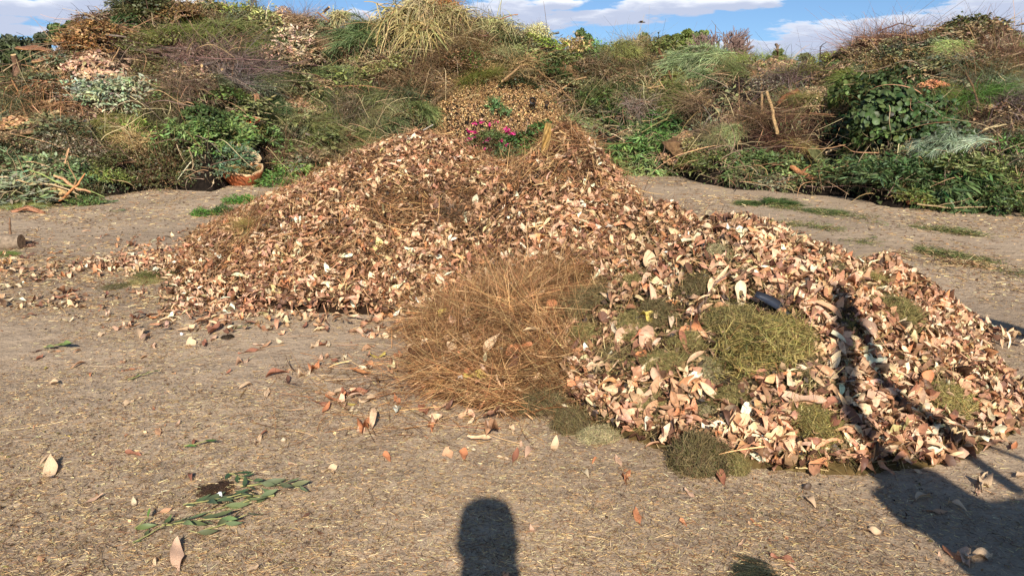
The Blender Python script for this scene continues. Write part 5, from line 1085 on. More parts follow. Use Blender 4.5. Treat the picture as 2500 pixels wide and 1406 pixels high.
# ------------------------------------------------------------------ palm sheaths, stump, log, plastic, paper
def shell(name, label, cat, px, py, L_, W_, H_, col, inner, rz, curl=2.4, lift=0., tip=.5, dy=0.):
    """a curled sheath: thick trough tapering to a tip"""
    q = onbank(px, py) if py < 470 and 'left of the heap peak' not in label else hit1(px, py); nu, nv = 14, 11; uu = np.linspace(0, 1, nu); vv = np.linspace(-1, 1, nv); Vo = []; Vi = []
    for u_ in uu:
        wd = W_*(1-(u_**3)*tip)*(1-.35*(1-u_)**3)
        for v_ in vv:
            a = v_*curl/2; r = wd/curl*2*.5
            x_ = (u_-.5)*L_; y_ = math.sin(a)*r; z_ = (1-math.cos(a))*r+H_*math.sin(u_*PI)*.6+.02*math.sin(u_*9+v_*4)
            Vo.append((x_, y_, z_-.012)); Vi.append((x_, y_*.96, z_+.004))
    n = nu*nv; idx = lambda i, j: i*nv+j; A = Acc()
    Qo = [(idx(i, j), idx(i+1, j), idx(i+1, j+1), idx(i, j+1)) for i in range(nu-1) for j in range(nv-1)]
    Qi = [tuple(reversed([a+n for a in f])) for f in Qo]
    rim = [(idx(i, 0), idx(i, 0)+n, idx(i+1, 0)+n, idx(i+1, 0)) for i in range(nu-1)]+[(idx(i+1, nv-1), idx(i+1, nv-1)+n, idx(i, nv-1)+n, idx(i, nv-1)) for i in range(nu-1)]
    rim += [(idx(0, j+1), idx(0, j+1)+n, idx(0, j)+n, idx(0, j)) for j in range(nv-1)]+[(idx(nu-1, j), idx(nu-1, j)+n, idx(nu-1, j+1)+n, idx(nu-1, j+1)) for j in range(nv-1)]
    A.add(np.array(Vo+Vi), Qo+Qi+rim, None, np.concatenate([np.tile(col, (n, 1)), np.tile(inner, (n, 1))])*(1+fbm(np.arange(2*n)*.7, np.arange(2*n)*.1, 5)[:, None]*.3))
    o = A.build(name, M_bark, smooth=True); o.location = (q[0], q[1]+dy, q[2]+lift); o.rotation_euler = rz; return tag(o, label, cat)
q = hit1(612, 446); q = np.array([q[0], q[1]-.35, 0.]); e = empty('palm_sheath', (q[0], q[1], float(ground(q[0], q[1])))); A = Acc(); nth, nv = 26, 7; V = []
for th_ in np.linspace(0, 2*PI, nth+1)[:-1]:
    for k, v_ in enumerate(np.linspace(0, 1, nv)):
        r = .55+.45*math.sin(v_*PI*.52); V.append((.36*math.cos(th_)*r, .22*math.sin(th_)*r, .30*v_*(1+.12*math.sin(th_*2+.5)+.05*math.sin(th_*7))))
V = np.array(V); n = len(V); ix = lambda i, k: (i % nth)*nv+k; Qo = [(ix(i, k), ix(i+1, k), ix(i+1, k+1), ix(i, k+1)) for i in range(nth) for k in range(nv-1)]
cv = np.array([lin(168, 98, 62) if k < nv-1 else lin(214, 180, 136) for i in range(nth) for k in range(nv)])*(1+fbm(V[:, 0]*14, V[:, 2]*3, 9)[:, None]*.7)
A.add(np.vstack([V, V*[.93, .93, 1]+[0, 0, .0]]), Qo+[tuple(reversed([a+n for a in f])) for f in Qo]+[(ix(i, nv-1), ix(i+1, nv-1), ix(i+1, nv-1)+n, ix(i, nv-1)+n) for i in range(nth)], None, np.vstack([cv, cv*.8])); A.build('sheath', M_bark, e, smooth=True)
n = 900; t_ = rng.uniform(0, 2*PI, n); r_ = rng.random(n)**.5*.9; P = np.stack([.33*np.cos(t_)*r_, .2*np.sin(t_)*r_, .24+rng.random(n)*.05], 1); strands(P, nrm(rng.normal(size=(n, 3))*[1, 1, .3]), rng.uniform(.04, .12, n), 2, rng.normal(size=(n, 3))*.2, rng.uniform(.005, .01, n), pick([lin(196, 170, 116), lin(150, 128, 80), lin(120, 120, 70)], n), acc=(A := Acc())); A.build('straw', M_straw, e)
e.rotation_euler = (.28, 0, .1); tag(e, 'orange-brown boat-shaped palm sheath lying open on the dirt at the bank foot', 'palm sheath')
shell('palm_sheath', 'cream curved palm sheath arching over the orange one', 'palm sheath', 622, 440, .50, .34, .06, lin(216, 192, 152), lin(196, 170, 132), (math.radians(75), .35, -.15), 1.3, .46, .75, -.25)
shell('palm_sheath', 'small cream and orange palm sheath in the green cuttings', 'palm sheath', 640, 303, .34, .22, .06, lin(222, 190, 150), lin(200, 96, 60), (math.radians(120), .1, -.2), 1.6, .12, .6, -.6)
shell('palm_sheath', 'small upright tan sheath in the dark left cuttings', 'palm sheath', 655, 255, .2, .12, .02, lin(196, 150, 116), lin(150, 110, 80), (math.radians(90), 1.3, 0), 1.5, .1, .6, -.6)
shell('bark_slab', 'orange splintered bark slab lying on the skyline at the far left', 'bark', 118, 142, .85, .15, .08, lin(196, 144, 92), lin(120, 84, 62), (.5, .18, .1), 1.6, .12, .5, -.15)
shell('bark_slab', 'second torn cream bark slab below the orange one', 'bark', 150, 155, .65, .12, .06, lin(216, 178, 126), lin(130, 96, 70), (.6, -.12, .15), 1.6, .05, .5, -.3)
shell('palm_sheath', 'straw-coloured woven sheath standing left of the heap peak', 'palm sheath', 1332, 372, .30, .085, .01, lin(190, 160, 100), lin(150, 120, 70), (math.radians(90), -1.45, 0), 1.2, .1, .4, -.1)
shell('palm_sheath', 'yellow-green curved leaf base under the right hump', 'palm sheath', 1968, 384, .34, .2, .05, lin(176, 168, 96), lin(84, 84, 52), (math.radians(80), .9, 0), 1.6, .05, .6, -.4)
shell('bark_slab', 'orange bark scrap on the dirt before the long-leaved cuttings', 'bark', 2236, 497, .26, .1, .01, lin(206, 140, 104), lin(150, 100, 70), (.2, 0, .1), 1., .02, .6)
# corrugated palm stump with broken stalks
q = hit1(128, 488); e = empty('palm_stump', (q[0], q[1], q[2])); tag(e, 'cream corrugated palm stump with broken stalks at the left foot of the bank', 'palm stump')
for k in range(7):
    A = Acc(); x_ = -.28+k*.085; tube(A, [(x_, 0, .02), (x_+.03*math.sin(k*3), -.03, .10), (x_+.05*math.sin(k*5), .02*math.sin(k*7), .2+.06*math.sin(k*2))], [.038+.01*math.sin(k*4), .044, .028+.01*math.sin(k*9)], 8, lin(206, 176, 122)*np.array(1) if False else np.array(lin(186, 154, 106))*(1+.25*math.sin(k*3)), endcol=np.array(lin(220, 196, 150))); A.build('leaf_base', M_bark, e, smooth=True)
for (a, b, r, c) in [((-.75, -.1, .33), (.45, -.1, .08), .012, lin(196, 170, 132)), ((-.5, -.2, .30), (.3, -.1, .16), .010, lin(180, 150, 108)), ((.15, -.1, .0), (.55, -.05, .38), .017, lin(190, 130, 84)), ((.35, 0, .0), (.30, 0, .55), .012, lin(150, 120, 84)), ((.1, -.05, .35), (.62, -.1, .12), .02, lin(196, 148, 108)), ((-.2, -.15, .45), (.75, 0, .04), .012, lin(140, 150, 88))]:
    A = Acc(); tube(A, wobbly(a, b, 7, .10), [r*.7, r, r*1.1, r*.9, r*.8, r*.7, r*.5], 7, c, endcol=np.array(lin(220, 196, 150))); A.build('stalk', M_bark, e, smooth=True)
shell('palm_stalk', 'curved reddish dead stalk on the dirt in front of the palm stump', 'palm stalk', 70, 520, .5, .1, .08, lin(190, 140, 108), lin(140, 96, 70), (.1, 0, -.2), 1.2, .01, .7)
# log at the left edge
q = hit1(30, 606); e = empty('log', (q[0]-.1, q[1], q[2]+.05)); A = Acc(); tube(A, wobbly((-.7, .05, .0), (.22, -.02, .02), 9, .03), [.085, .085, .08, .085, .082, .085, .09, .085, .078], 12, lin(136, 118, 98), endcol=np.array(lin(150, 122, 92))); A.build('trunk', M_bark, e, smooth=True)
A = Acc(); tube(A, [(.10, 0, .05), (.11, 0, .16), (.12, .01, .27)], [.014, .011, .007], 6, lin(130, 100, 76)); A.build('twig', M_bark, e); tag(e, 'grey barked log lying on the dirt at the left picture edge', 'log')
def ground_stick(name, label, a, b, r, col, forks=0, lift=.03, cat='twig'):
    p = hit1(*a); q = hit1(*b); o = p.copy(); A = Acc(); W = wobbly(p-o+[0, -.01, lift], q-o+[0, -.01, lift], 8, .05); tube(A, W, np.linspace(r, r*.6, 8), 6, col); e = empty(name, tuple(o)); A.build('stem', M_bark, e, smooth=True)
    for k in range(forks):
        B = Acc(); s_ = nrm((q-p)+rng.normal(size=3)*.12*np.linalg.norm(q-p)*4); tube(B, wobbly(W[3+k], W[3+k]+s_*np.linalg.norm(q-p)*.45, 5, .05), np.linspace(r*.6, r*.3, 5), 5, col); B.build('side_twig', M_bark, e, smooth=True)
    tag(e, label, cat)
ground_stick('twig', 'reddish twig leaning from the front leaves onto the dirt', (2068, 1122), (1960, 1052), .006, lin(140, 78, 58), 0, .015)
ground_stick('twig', 'forked grey twig standing in the upper left of the near heap', (1705, 778), (1762, 690), .009, lin(128, 104, 92), 2, .04)
ground_stick('twig', 'dark twig in the left leaves of the near heap', (1680, 870), (1684, 800), .006, lin(110, 84, 72), 1, .04)
ground_stick('twig', 'orange-brown stalk lying between the long heap and the straw heap', (992, 770), (1062, 770), .008, lin(190, 130, 84), 0, .02)
ground_stick('twig', 'long slanting stalk in the upper right of the long heap', (1328, 460), (1376, 432), .008, lin(170, 124, 92), 0, .05)
ground_stick('twig', 'thin pale straw stalk standing at the heap peak', (1374, 362), (1378, 318), .006, lin(206, 176, 130), 0, .05)
ground_stick('twig', 'pale straw stick lying on bare dirt right of the dark clod', (780, 1286), (850, 1284), .003, lin(224, 200, 156), 0, .004)
ground_stick('twig', 'pale stick above the wide shadow on the dirt', (1940, 1140), (2020, 1148), .003, lin(214, 184, 130), 0, .004)
ground_stick('twig', 'thin dark root on the dirt left of the sprig pile', (240, 1130), (330, 1060), .002, lin(110, 86, 66), 1, .004)
ground_stick('twig', 'curved thin straw on the dirt right of the rounded shadow', (1370, 1300), (1490, 1320), .0022, lin(206, 176, 124), 0, .004)
ground_stick('twig', 'pale forked straw lower right of the rounded shadow', (1570, 1320), (1650, 1303), .002, lin(220, 190, 140), 1, .004)
# black plastic scrap: a bent thin tray piece
q = hit1(1885, 762); A = Acc(); nu, nv = 10, 5; Vv = []
for i in range(nu):
    u_ = i/(nu-1); wv = .036*math.sin(PI*min(1, u_*.9+.14))**.6
    for j in range(nv):
        v_ = j/(nv-1)*2-1; Vv.append(((u_-.5)*.30, v_*wv, .05*(v_*v_)*.5+.05*(1-u_)+.012*math.sin(u_*5)))
Vv = np.array(Vv); n = len(Vv); Qo = [(i*nv+j, (i+1)*nv+j, (i+1)*nv+j+1, i*nv+j+1) for i in range(nu-1) for j in range(nv-1)]
edge = [j for j in range(nv)]+[i*nv+nv-1 for i in range(1, nu)]+[(nu-1)*nv+j for j in range(nv-2, -1, -1)]+[i*nv for i in range(nu-2, 0, -1)]
A.add(np.vstack([Vv, Vv-[0, 0, .004]]), Qo+[tuple(reversed([a+n for a in f])) for f in Qo]+[(edge[(k+1) % len(edge)], edge[k], edge[k]+n, edge[(k+1) % len(edge)]+n) for k in range(len(edge))], None, lin(44, 48, 58))
M_plastic = plant_mat('black_plastic', .38, 8., .1, 0, .6); o = A.build('plastic_scrap', M_plastic, smooth=True); o.location = (q[0], q[1]-.02, q[2]+.025); o.scale = (.85, .8, .8); o.rotation_euler = (.75, .38, -.15); tag(o, 'shiny black plastic scrap half buried in mown grass on the near heap', 'plastic scrap')
# crumpled white paper
def crumple(px, py, s, name, label, cat, col, lift=.03):
    q = hit1(px, py); bm_v, bm_f = [], []; th = np.linspace(0, 2*PI, 9)[:-1]; rows = [np.array([[0, 0, -1.]])]
    V = [(0, 0, -s)]; 
    for e_ in (-.8, -.2, .4, 1.0):
        for t_ in th: r_ = s*(1+rng.normal()*.22); V.append((math.cos(t_)*math.cos(e_)*r_, math.sin(t_)*math.cos(e_)*r_*.7, math.sin(e_)*r_))
    V.append((0, 0, s*1.05)); V = np.array(V); Qf = [(1+i*8+k, 1+i*8+(k+1) % 8, 1+(i+1)*8+(k+1) % 8, 1+(i+1)*8+k) for i in range(3) for k in range(8)]; Tf = [(0, 1+(k+1) % 8, 1+k) for k in range(8)]+[(33, 25+k, 25+(k+1) % 8) for k in range(8)]
    A = Acc(); A.add(V, Qf, Tf, col); o = A.build(name, M_smooth); o.location = (q[0], q[1]-.01, q[2]+lift); return tag(o, label, cat)
crumple(1124, 942, .020, 'paper_scrap', 'crumpled white paper scrap in the lower left of the straw heap', 'paper', lin(236, 232, 222), .05)
crumple(445, 818, .011, 'paper_scrap', 'tiny white paper scrap on the dirt left of the dark clod', 'paper', lin(240, 238, 232), .012)
crumple(540, 1214, .012, 'paper_scrap', 'tiny white scrap at the top of the green sprig pile', 'paper', lin(244, 244, 240), .02)
crumple(1968, 1192, .018, 'stone', 'dark little stone on the dirt right of the big dark grass lump', 'stone', lin(84, 66, 52), .012)
crumple(694, 1076, .012, 'stone', 'pale round pebble on the open dirt', 'stone', lin(190, 170, 140), .01)
# two black nursery pots in the mulch
for px, py, lb in ((1303, 251, 'larger black plastic nursery pot lying in the mulch slope'), (1334, 258, 'smaller black nursery pot right of the larger one')):
    q = onbank(px, py); e = empty('nursery_pot', (q[0], q[1]-.15, q[2]+.06)); s_ = .62 if px < 1320 else .42; A = Acc()
    prof = [(.0, .0), (.075, .0), (.10, .20), (.108, .20), (.108, .225), (.094, .225), (.072, .02), (0, .02)]; th = np.arange(16)/16*2*PI
    V = np.array([(r*math.cos(t)*s_, r*math.sin(t)*s_, z*s_) for r, z in [(max(r, .001), z) for r, z in prof] for t in th]); A.add(V, [(i*16+k, i*16+(k+1) % 16, (i+1)*16+(k+1) % 16, (i+1)*16+k) for i in range(7) for k in range(16)], None, lin(40, 36, 36)); A.build('pot', M_plastic, e, smooth=True)
    B = Acc(); P = nrm(rng.normal(size=(160, 3)))*[.06, .06, .02]+[0, 0, .15]; scatter([diamond_tpl(.3, .1)], P*s_, frames(nrm(rng.normal(size=(160, 3))+[0, 0, 1.]), rng.uniform(0, 6, 160)), np.full(160, .03), pick([lin(110, 84, 60)], 160), B); B.build('soil', M_mulch, e)
    e.rotation_euler = (1.7, rng.uniform(-.3, .3), rng.uniform(-.4, .4)); tag(e, lb, 'plant pot')
# bent black hose on the skyline
q = onbank(1352, 108); e = empty('hose', (q[0], q[1], q[2])); A = Acc(); th = np.linspace(PI*1.05, PI*.38, 10); P = [(-.07, 0, -.18), (-.085, 0, -.02)]+[(-.02+.075*math.cos(t), 0, .06+.075*math.sin(t)) for t in th]+[(.11, 0, .15)]
tube(A, P, .024, 9, lin(62, 64, 66)); A.build('pipe', M_plastic, e, smooth=True); e.scale = (1, 1, 1); e.location.z = q[2]+.12; tag(e, 'bent black hose end sticking up from the skyline, right of the cream plant', 'hose')
# ------------------------------------------------------------------ beyond the bank
def far(px, py, Y): d = ray(px, py); return np.array([0, 0, CZ])+d*(Y/d[1])
def tree(px, ptop, pbase, wpx, Y, col, label, seed, dens=9000, leaf=.34, squash=1., name='tree'):
    top = far(px, ptop, Y); H = top[2]*1.16; W = wpx/F*Y/2*1.25; e = empty(name, (top[0], Y, 0)); A = Acc()
    th = H*.35; tube(A, wobbly((0, 0, -.2), (W*.1, 0, H*.62), 7, .05), np.linspace(H*.035, H*.012, 7), 7, lin(120, 100, 84)); C_l = []
    nb = 16
    for k in range(nb):
        a = k*2.4+seed; zz = H*rng.uniform(.42, .92); rr2 = W*.75*math.sqrt(max(.05, 1-((zz/H-.62)/.42)**2))*rng.uniform(.4, 1); c = np.array([math.cos(a)*rr2, math.sin(a)*rr2*.8, zz]); C_l.append((c, W*rng.uniform(.22, .42)))
        tube(A, wobbly((0, 0, H*rng.uniform(.2, .5)), c, 5, .08), np.linspace(H*.012, H*.004, 5), 5, lin(120, 104, 88), cap=False)
    A.build('trunk', M_bark, e, smooth=True); n = dens; k = rng.integers(0, nb, n); cc_ = np.array([c for c, _ in C_l]); cr = np.array([r for _, r in C_l])
    d = nrm(rng.normal(size=(n, 3))); P = cc_[k]+d*(cr[k]*rng.uniform(.45, 1.05, n))[:, None]*[1, 1, .7*squash]
    tint = (1+.25*np.sin(k*5.1))[:, None]
    scatter([diamond_tpl(.3, .1), diamond_tpl(.22, .1)], P, frames(nrm(d+rng.normal(size=(n, 3))*.7), rng.uniform(0, 6.28, n)), rng.uniform(.5, 1., n)*leaf, np.clip(np.array(col)*tint*(1+rng.normal(size=(n, 1))*.2), .01, .9)).build('crown', M_fol, e)
    return tag(e, label, 'tree')
tree(-40, 118, 200, 150, 46, lin(84, 92, 58), 'dark gum tree cut by the left picture edge', 1)
tree(52, 108, 200, 90, 48, lin(94, 100, 72), 'open grey-green gum tree right of the one at the edge', 2, 3600)
tree(112, 104, 200, 90, 52, lin(86, 94, 66), 'dark gum tree behind the splintered bark slab', 3)
tree(162, 76, 200, 70, 50, lin(92, 110, 60), 'round green treetop left of the golden dead shrub', 4)
tree(20, 150, 215, 130, 40, lin(76, 84, 48), 'low dark scrub tree at the left end of the bank', 5, 5200, .4)
tree(110, 160, 215, 120, 42, lin(72, 80, 48), 'low dark scrub tree under the splintered bark slab', 6, 5200, .4)
tree(1658, 84, 130, 88, 52, lin(112, 124, 62), 'round olive-green treetop left of the bare tree', 7)
tree(1705, 96, 130, 60, 55, lin(104, 118, 62), 'smaller treetop joined to the right of the round one', 8, 2600)
tree(1420, 90, 130, 50, 60, lin(92, 110, 62), 'treetop just right of the black hose', 9, 2600)
tree(1585, 98, 130, 70, 60, lin(98, 116, 66), 'low treetop left of the round olive-green one', 10, 2600)
tree(1800, 118, 140, 60, 62, lin(112, 116, 60), 'low treetop under the right side of the bare tree', 11, 2200)
tree(1900, 134, 150, 50, 66, lin(94, 104, 62), 'low treetop left of the splintered stump', 12, 2200)
tree(1960, 140, 160, 70, 70, lin(92, 104, 64), 'low far treetop in the dip between the humps', 13, 2200)
tree(2012, 142, 160, 60, 70, lin(86, 100, 66), 'low far treetop against the right hump', 14, 2200)
# bare tree
tp_ = far(1762, 50, 48); H = tp_[2]; e = empty('bare_tree', (tp_[0], 48, 0)); A = Acc(); tube(A, wobbly((0, 0, -.2), (0, 0, H*.5), 6, .02), np.linspace(.16, .09, 6), 7, lin(126, 104, 92)); A.build('trunk', M_bark, e, smooth=True); A = Acc()
def grow(p, d, l, r, k):
    if k == 0 or l < .12: return
    q = p+d*l; tube(A, wobbly(p, q, 4, .07), np.linspace(r, r*.62, 4), 4, lin(134, 110, 100), cap=False)
    for _ in range(3 if k > 2 else 2): grow(q, nrm(d+rng.normal(size=3)*.38+[0, 0, .10]), l*rng.uniform(.62, .85), r*.68, k-1)
for k in range(11): grow(np.array([0, 0, H*.42]), nrm(np.array([math.cos(k*2.4)*.75, math.sin(k*2.4)*.5, .85])), H*.17, .10, 5)
A.build('crown', M_bark, e); tag(e, 'leafless fan-shaped tree standing behind the bank, right of the round treetop', 'tree')
# steel mast far behind, on the upper left skyline
tp_ = far(612, -60, 40); e = empty('steel_mast', (tp_[0], 40, 0)); Hm = tp_[2]
for k, (x0, x1) in enumerate(((-.42, -.05), (.30, .06), (.02, .01), (-.2, -.04))):
    A = Acc(); tube(A, [(x0*1.2, (k-1.5)*.1, 0), (x0*.9, (k-1.5)*.08, Hm*.55), (x1, 0, Hm)], .045, 6, lin(74, 70, 72)); A.build('leg', M_smooth, e)
for zf in (.3, .45, .6, .7, .78, .86): 
    A = Acc(); w_ = .42*(1-zf)+.05; tube(A, [(-w_*1.1, 0, Hm*zf), (w_*.9, 0, Hm*(zf+.06))], .025, 5, lin(74, 70, 72)); A.build('brace', M_smooth, e)
tag(e, 'dark steel mast with slanting legs rising behind the bank, upper left', 'mast')
# white shed wall beyond the left end
c_ = far(-6, 216, 60); e = empty('white_shed', (c_[0], 60, 0)); A = Acc(); w_, d_, h_ = 2.6, 3.0, 1.55
A.add([(-w_, -d_, 0), (w_, -d_, 0), (w_, d_, 0), (-w_, d_, 0), (-w_, -d_, h_), (w_, -d_, h_), (w_, d_, h_), (-w_, d_, h_)], [(0, 1, 5, 4), (1, 2, 6, 5), (2, 3, 7, 6), (3, 0, 4, 7)], None, lin(226, 226, 224)); A.build('wall', M_smooth, e)
A = Acc(); A.add([(-w_-.1, -d_-.1, h_), (w_+.1, -d_-.1, h_), (w_+.1, d_+.1, h_), (-w_-.1, d_+.1, h_), (-w_-.1, 0, h_+.35), (w_+.1, 0, h_+.35)], [(0, 1, 5, 4), (2, 3, 4, 5), (3, 2, 1, 0)], [(0, 4, 3), (1, 2, 5)], lin(200, 204, 206)); A.build('roof', M_smooth, e)
A = Acc(); A.add([(.6, -d_-.02, 0), (1.5, -d_-.02, 0), (1.5, -d_-.02, 1.3), (.6, -d_-.02, 1.3)], [(0, 1, 2, 3)], None, lin(120, 126, 130)); A.build('door', M_smooth, e)
tag(e, 'low white shed far behind the left end of the bank', 'shed')
# bird
p = far(1566, 56, 30); e = empty('bird', tuple(p)); A = Acc(); tube(A, [(-.13, 0, 0), (-.08, 0, .005), (0, 0, .012), (.07, 0, .008), (.12, 0, .012), (.15, 0, .01)], [.004, .016, .028, .022, .018, .003], 8, lin(70, 62, 58)); A.build('body', M_smooth, e, smooth=True)
for s in (-1, 1):
    A = Acc(); A.add([(.05, s*.01, .02), (-.05, s*.01, .018), (-.09, s*.17, .05), (-.03, s*.26, .04), (.04, s*.15, .055)], [(0, 1, 2, 4)], [(4, 2, 3)], lin(76, 66, 60)); A.build('wing', M_smooth, e)
tag(e, 'small dark bird flying in front of the clouds, top centre right', 'bird')

# ------------------------------------------------------------------ casters of the shadows: an added unseen trailer shape, and the photographer behind the camera
def caster(px, py, y0):
    q = hit1(px, py); t = (y0-q[1])/LD[1]; return q+LD*t
Y0 = .15; e = empty('shadow_caster', (2.1, Y0, 0))  # added out of view, its outline traced back from the wanted shadow
out = [(2103, 1067), (2107, 1128), (2144, 1183), (2119, 1199), (2188, 1269), (2238, 1286), (2285, 1329), (2332, 1376), (2366, 1404)]
L_side = np.array([caster(*p, Y0) for p in out]); up = np.array([caster(*p, Y0) for p in [(2147, 1097), (2282, 1148), (2366, 1205), (2409, 1223), (2456, 1215), (2498, 1212)]])
poly = [tuple(p[[0, 2]]) for p in L_side]+[(L_side[-1][0]-.02, .55), (3.4, .55), (3.4, up[-1][2]-.02)]+[tuple(p[[0, 2]]) for p in up[::-1]]
hole = np.array([caster(*p, Y0) for p in [(2332, 1346), (2350, 1322), (2372, 1319), (2389, 1340), (2385, 1362), (2368, 1364)]])[:, [0, 2]]
import bmesh
def plate(poly, hole, y0, th, name, mat, col, parent):
    bm = bmesh.new(); rings = [poly]+([list(map(tuple, hole))] if hole is not None else [])
    for r in rings:
        vs = [bm.verts.new((a-parent.location.x, y0-parent.location.y, b)) for a, b in r]
        for i in range(len(vs)): bm.edges.new((vs[i], vs[(i+1) % len(vs)]))
    bmesh.ops.triangle_fill(bm, edges=bm.edges[:], use_beauty=True)
    g = bmesh.ops.extrude_face_region(bm, geom=bm.faces[:]); bmesh.ops.translate(bm, verts=[v for v in g['geom'] if isinstance(v, bmesh.types.BMVert)], vec=(0, -th, 0)); bmesh.ops.recalc_face_normals(bm, faces=bm.faces[:])
    me = bpy.data.meshes.new(name); bm.to_mesh(me); bm.free(); me.materials.append(mat); o = bpy.data.objects.new(name, me); C.objects.link(o); o.parent = parent
    ca = me.color_attributes.new('Col', 'FLOAT_COLOR', 'POINT')
    for d_ in ca.data: d_.color = (*col, 1)
    return o
plate(poly, hole, Y0, .05, 'shadow_plate', M_smooth, lin(90, 110, 96), e)
for nm, pts, r in [('post', [(2480, 1198), (2375, 1118), (2275, 1044), (2200, 990), (2130, 930), (2104, 850), (2060, 745), (2040, 712)], .036), ('post', [(2103, 1060), (2056, 1000), (2050, 930), (2048, 830), (2038, 712)], .058), ('rail', [(2500, 1124), (2400, 1075), (2298, 1034)], .016), ('shadow_blade', [(2376, 770), (2430, 788), (2500, 818)], .05)]:
    P = [caster(*p, Y0-.02)-np.array(e.location) for p in pts]; A = Acc(); tube(A, P, np.full(len(P), r) if nm != 'shadow_blade' else [.02, .08, .13], 8, lin(60, 62, 60)); A.build(nm, M_smooth, e, smooth=True)
zb = .55
A = Acc(); tube(A, [(-.5, -.05, zb), (-.5, -1.5, zb)], .04, 6, lin(60, 60, 60)); tube(A, [(1.2, -.05, zb), (1.2, -1.5, zb)], .04, 6, lin(60, 60, 60)); A.build('chassis', M_smooth, e)
A = Acc(); A.add([(-.52, -.06, zb+.04), (1.3, -.06, zb+.04), (1.3, -1.5, zb+.04), (-.52, -1.5, zb+.04), (-.52, -.06, zb+.09), (1.3, -.06, zb+.09), (1.3, -1.5, zb+.09), (-.52, -1.5, zb+.09)], [(0, 3, 2, 1), (4, 5, 6, 7), (0, 1, 5, 4), (1, 2, 6, 5), (2, 3, 7, 6), (3, 0, 4, 7)], None, lin(96, 84, 70)); A.build('bed', M_bark, e)
for xx_ in (-.42, 1.2):
    w_ = empty('wheel', (xx_, -.75, .3)); w_.parent = e; A = Acc(); th = np.arange(24)/24*2*PI; pr = [(.17, -.08), (.27, -.09), (.3, -.06), (.3, .06), (.27, .09), (.17, .08)]
    A.add([(x2, r2*math.cos(t), r2*math.sin(t)) for r2, x2 in pr for t in th], [(i*24+k, i*24+(k+1) % 24, ((i+1) % 6)*24+(k+1) % 24, ((i+1) % 6)*24+k) for i in range(6) for k in range(24)], None, lin(40, 40, 42)); A.build('tyre', M_smooth, w_, smooth=True)
    A = Acc(); tube(A, [(-.05, 0, 0), (.05, 0, 0)], .165, 16, lin(190, 190, 190)); A.build('rim', M_smooth, w_)
tag(e, 'unseen trailer-like shape added to cast the wide shadow on the lower right dirt', 'trailer')
# the photographer, behind the camera: head, cap and raised hands throw the rounded shadow
px0 = .02; e = empty('person', (px0, -.30, 0))
def skin(name, J, E_, mat, col, parent, root=0, lv=2):
    me = bpy.data.meshes.new(name); me.from_pydata([j[:3] for j in J], E_, []); me.materials.append(mat); o = bpy.data.objects.new(name, me); C.objects.link(o); o.parent = parent; o.color = (*col, 1)
    m = o.modifiers.new('Skin', 'SKIN'); m.use_smooth_shade = True
    for i, j in enumerate(J):
        sv = me.skin_vertices[0].data[i]; sv.radius = (j[3], j[4] if len(j) > 4 else j[3]); sv.use_root = (i == root)
    s = o.modifiers.new('Sub', 'SUBSURF'); s.levels = lv; s.render_levels = lv; return o
M_skin = plant_mat('person_skin', .55, 20, .06, 0, .4)
# M_smooth multiplies an attribute colour: without one it reads black, so people use a plain material
def plain(name, col, rough=.7):
    m, nt_ = new_mat(name); o_ = nt_.nodes.new('ShaderNodeOutputMaterial'); p_ = nt_.nodes.new('ShaderNodeBsdfPrincipled'); ns_ = nt_.nodes.new('ShaderNodeTexNoise'); ns_.inputs['Scale'].default_value = 30
    r_ = nt_.nodes.new('ShaderNodeMapRange'); r_.inputs['To Min'].default_value = .8; r_.inputs['To Max'].default_value = 1.2; nt_.links.new(ns_.outputs['Fac'], r_.inputs['Value'])
    mm = nt_.nodes.new('ShaderNodeMix'); mm.data_type = 'RGBA'; mm.blend_type = 'MULTIPLY'; mm.inputs[0].default_value = 1; mm.inputs[6].default_value = (*col, 1); nt_.links.new(r_.outputs[0], mm.inputs[7]); nt_.links.new(mm.outputs[2], p_.inputs['Base Color'])
    p_.inputs['Roughness'].default_value = rough; nt_.links.new(p_.outputs[0], o_.inputs[0]); return m
J = [(0, 0, .98, .15, .11), (0, 0, 1.15, .14, .10), (0, 0, 1.34, .16, .10), (0, .01, 1.44, .07), (0, .02, 1.50, .055), (0, .035, 1.56, .075), (0, .04, 1.63, .085), (0, .035, 1.69, .07),
     (-.17, 0, 1.36, .055), (-.15, .10, 1.10, .042), (-.075, .24, 1.46, .026), (-.07, .265, 1.535, .03),
     (.17, 0, 1.36, .055), (.15, .10, 1.10, .042), (.075, .24, 1.46, .026), (.07, .265, 1.535, .03),
     (-.09, 0, .88, .09), (-.10, .02, .5, .06), (-.10, -.01, .1, .045), (-.10, .13, .05, .04), (.09, 0, .88, .09), (.10, .02, .5, .06), (.10, -.01, .1, .045), (.10, .13, .05, .04)]
E_ = [(0, 1), (1, 2), (2, 3), (3, 4), (4, 5), (5, 6), (6, 7), (2, 8), (8, 9), (9, 10), (10, 11), (2, 12), (12, 13), (13, 14), (14, 15), (0, 16), (16, 17), (17, 18), (18, 19), (0, 20), (20, 21), (21, 22), (22, 23)]
skin('body', J, E_, plain('person_clothes_skin', lin(150, 120, 100)), (1, 1, 1), e)
M_sk = plain('hand_skin', lin(190, 140, 110))
for s in (-1, 1):
    for k in range(4): skin('finger', [(s*.08, .265, 1.545+.0, .012), (s*.085, .285, 1.555+k*.018, .009), (s*.065, .292, 1.557+k*.019, .0085), (s*.045, .288, 1.558+k*.019, .007)], [(0, 1), (1, 2), (2, 3)], M_sk, (1, 1, 1), e, lv=1)
    skin('thumb', [(s*.08, .26, 1.545, .012), (s*.07, .25, 1.575, .010), (s*.055, .255, 1.60, .009)], [(0, 1), (1, 2)], M_sk, (1, 1, 1), e, lv=1)
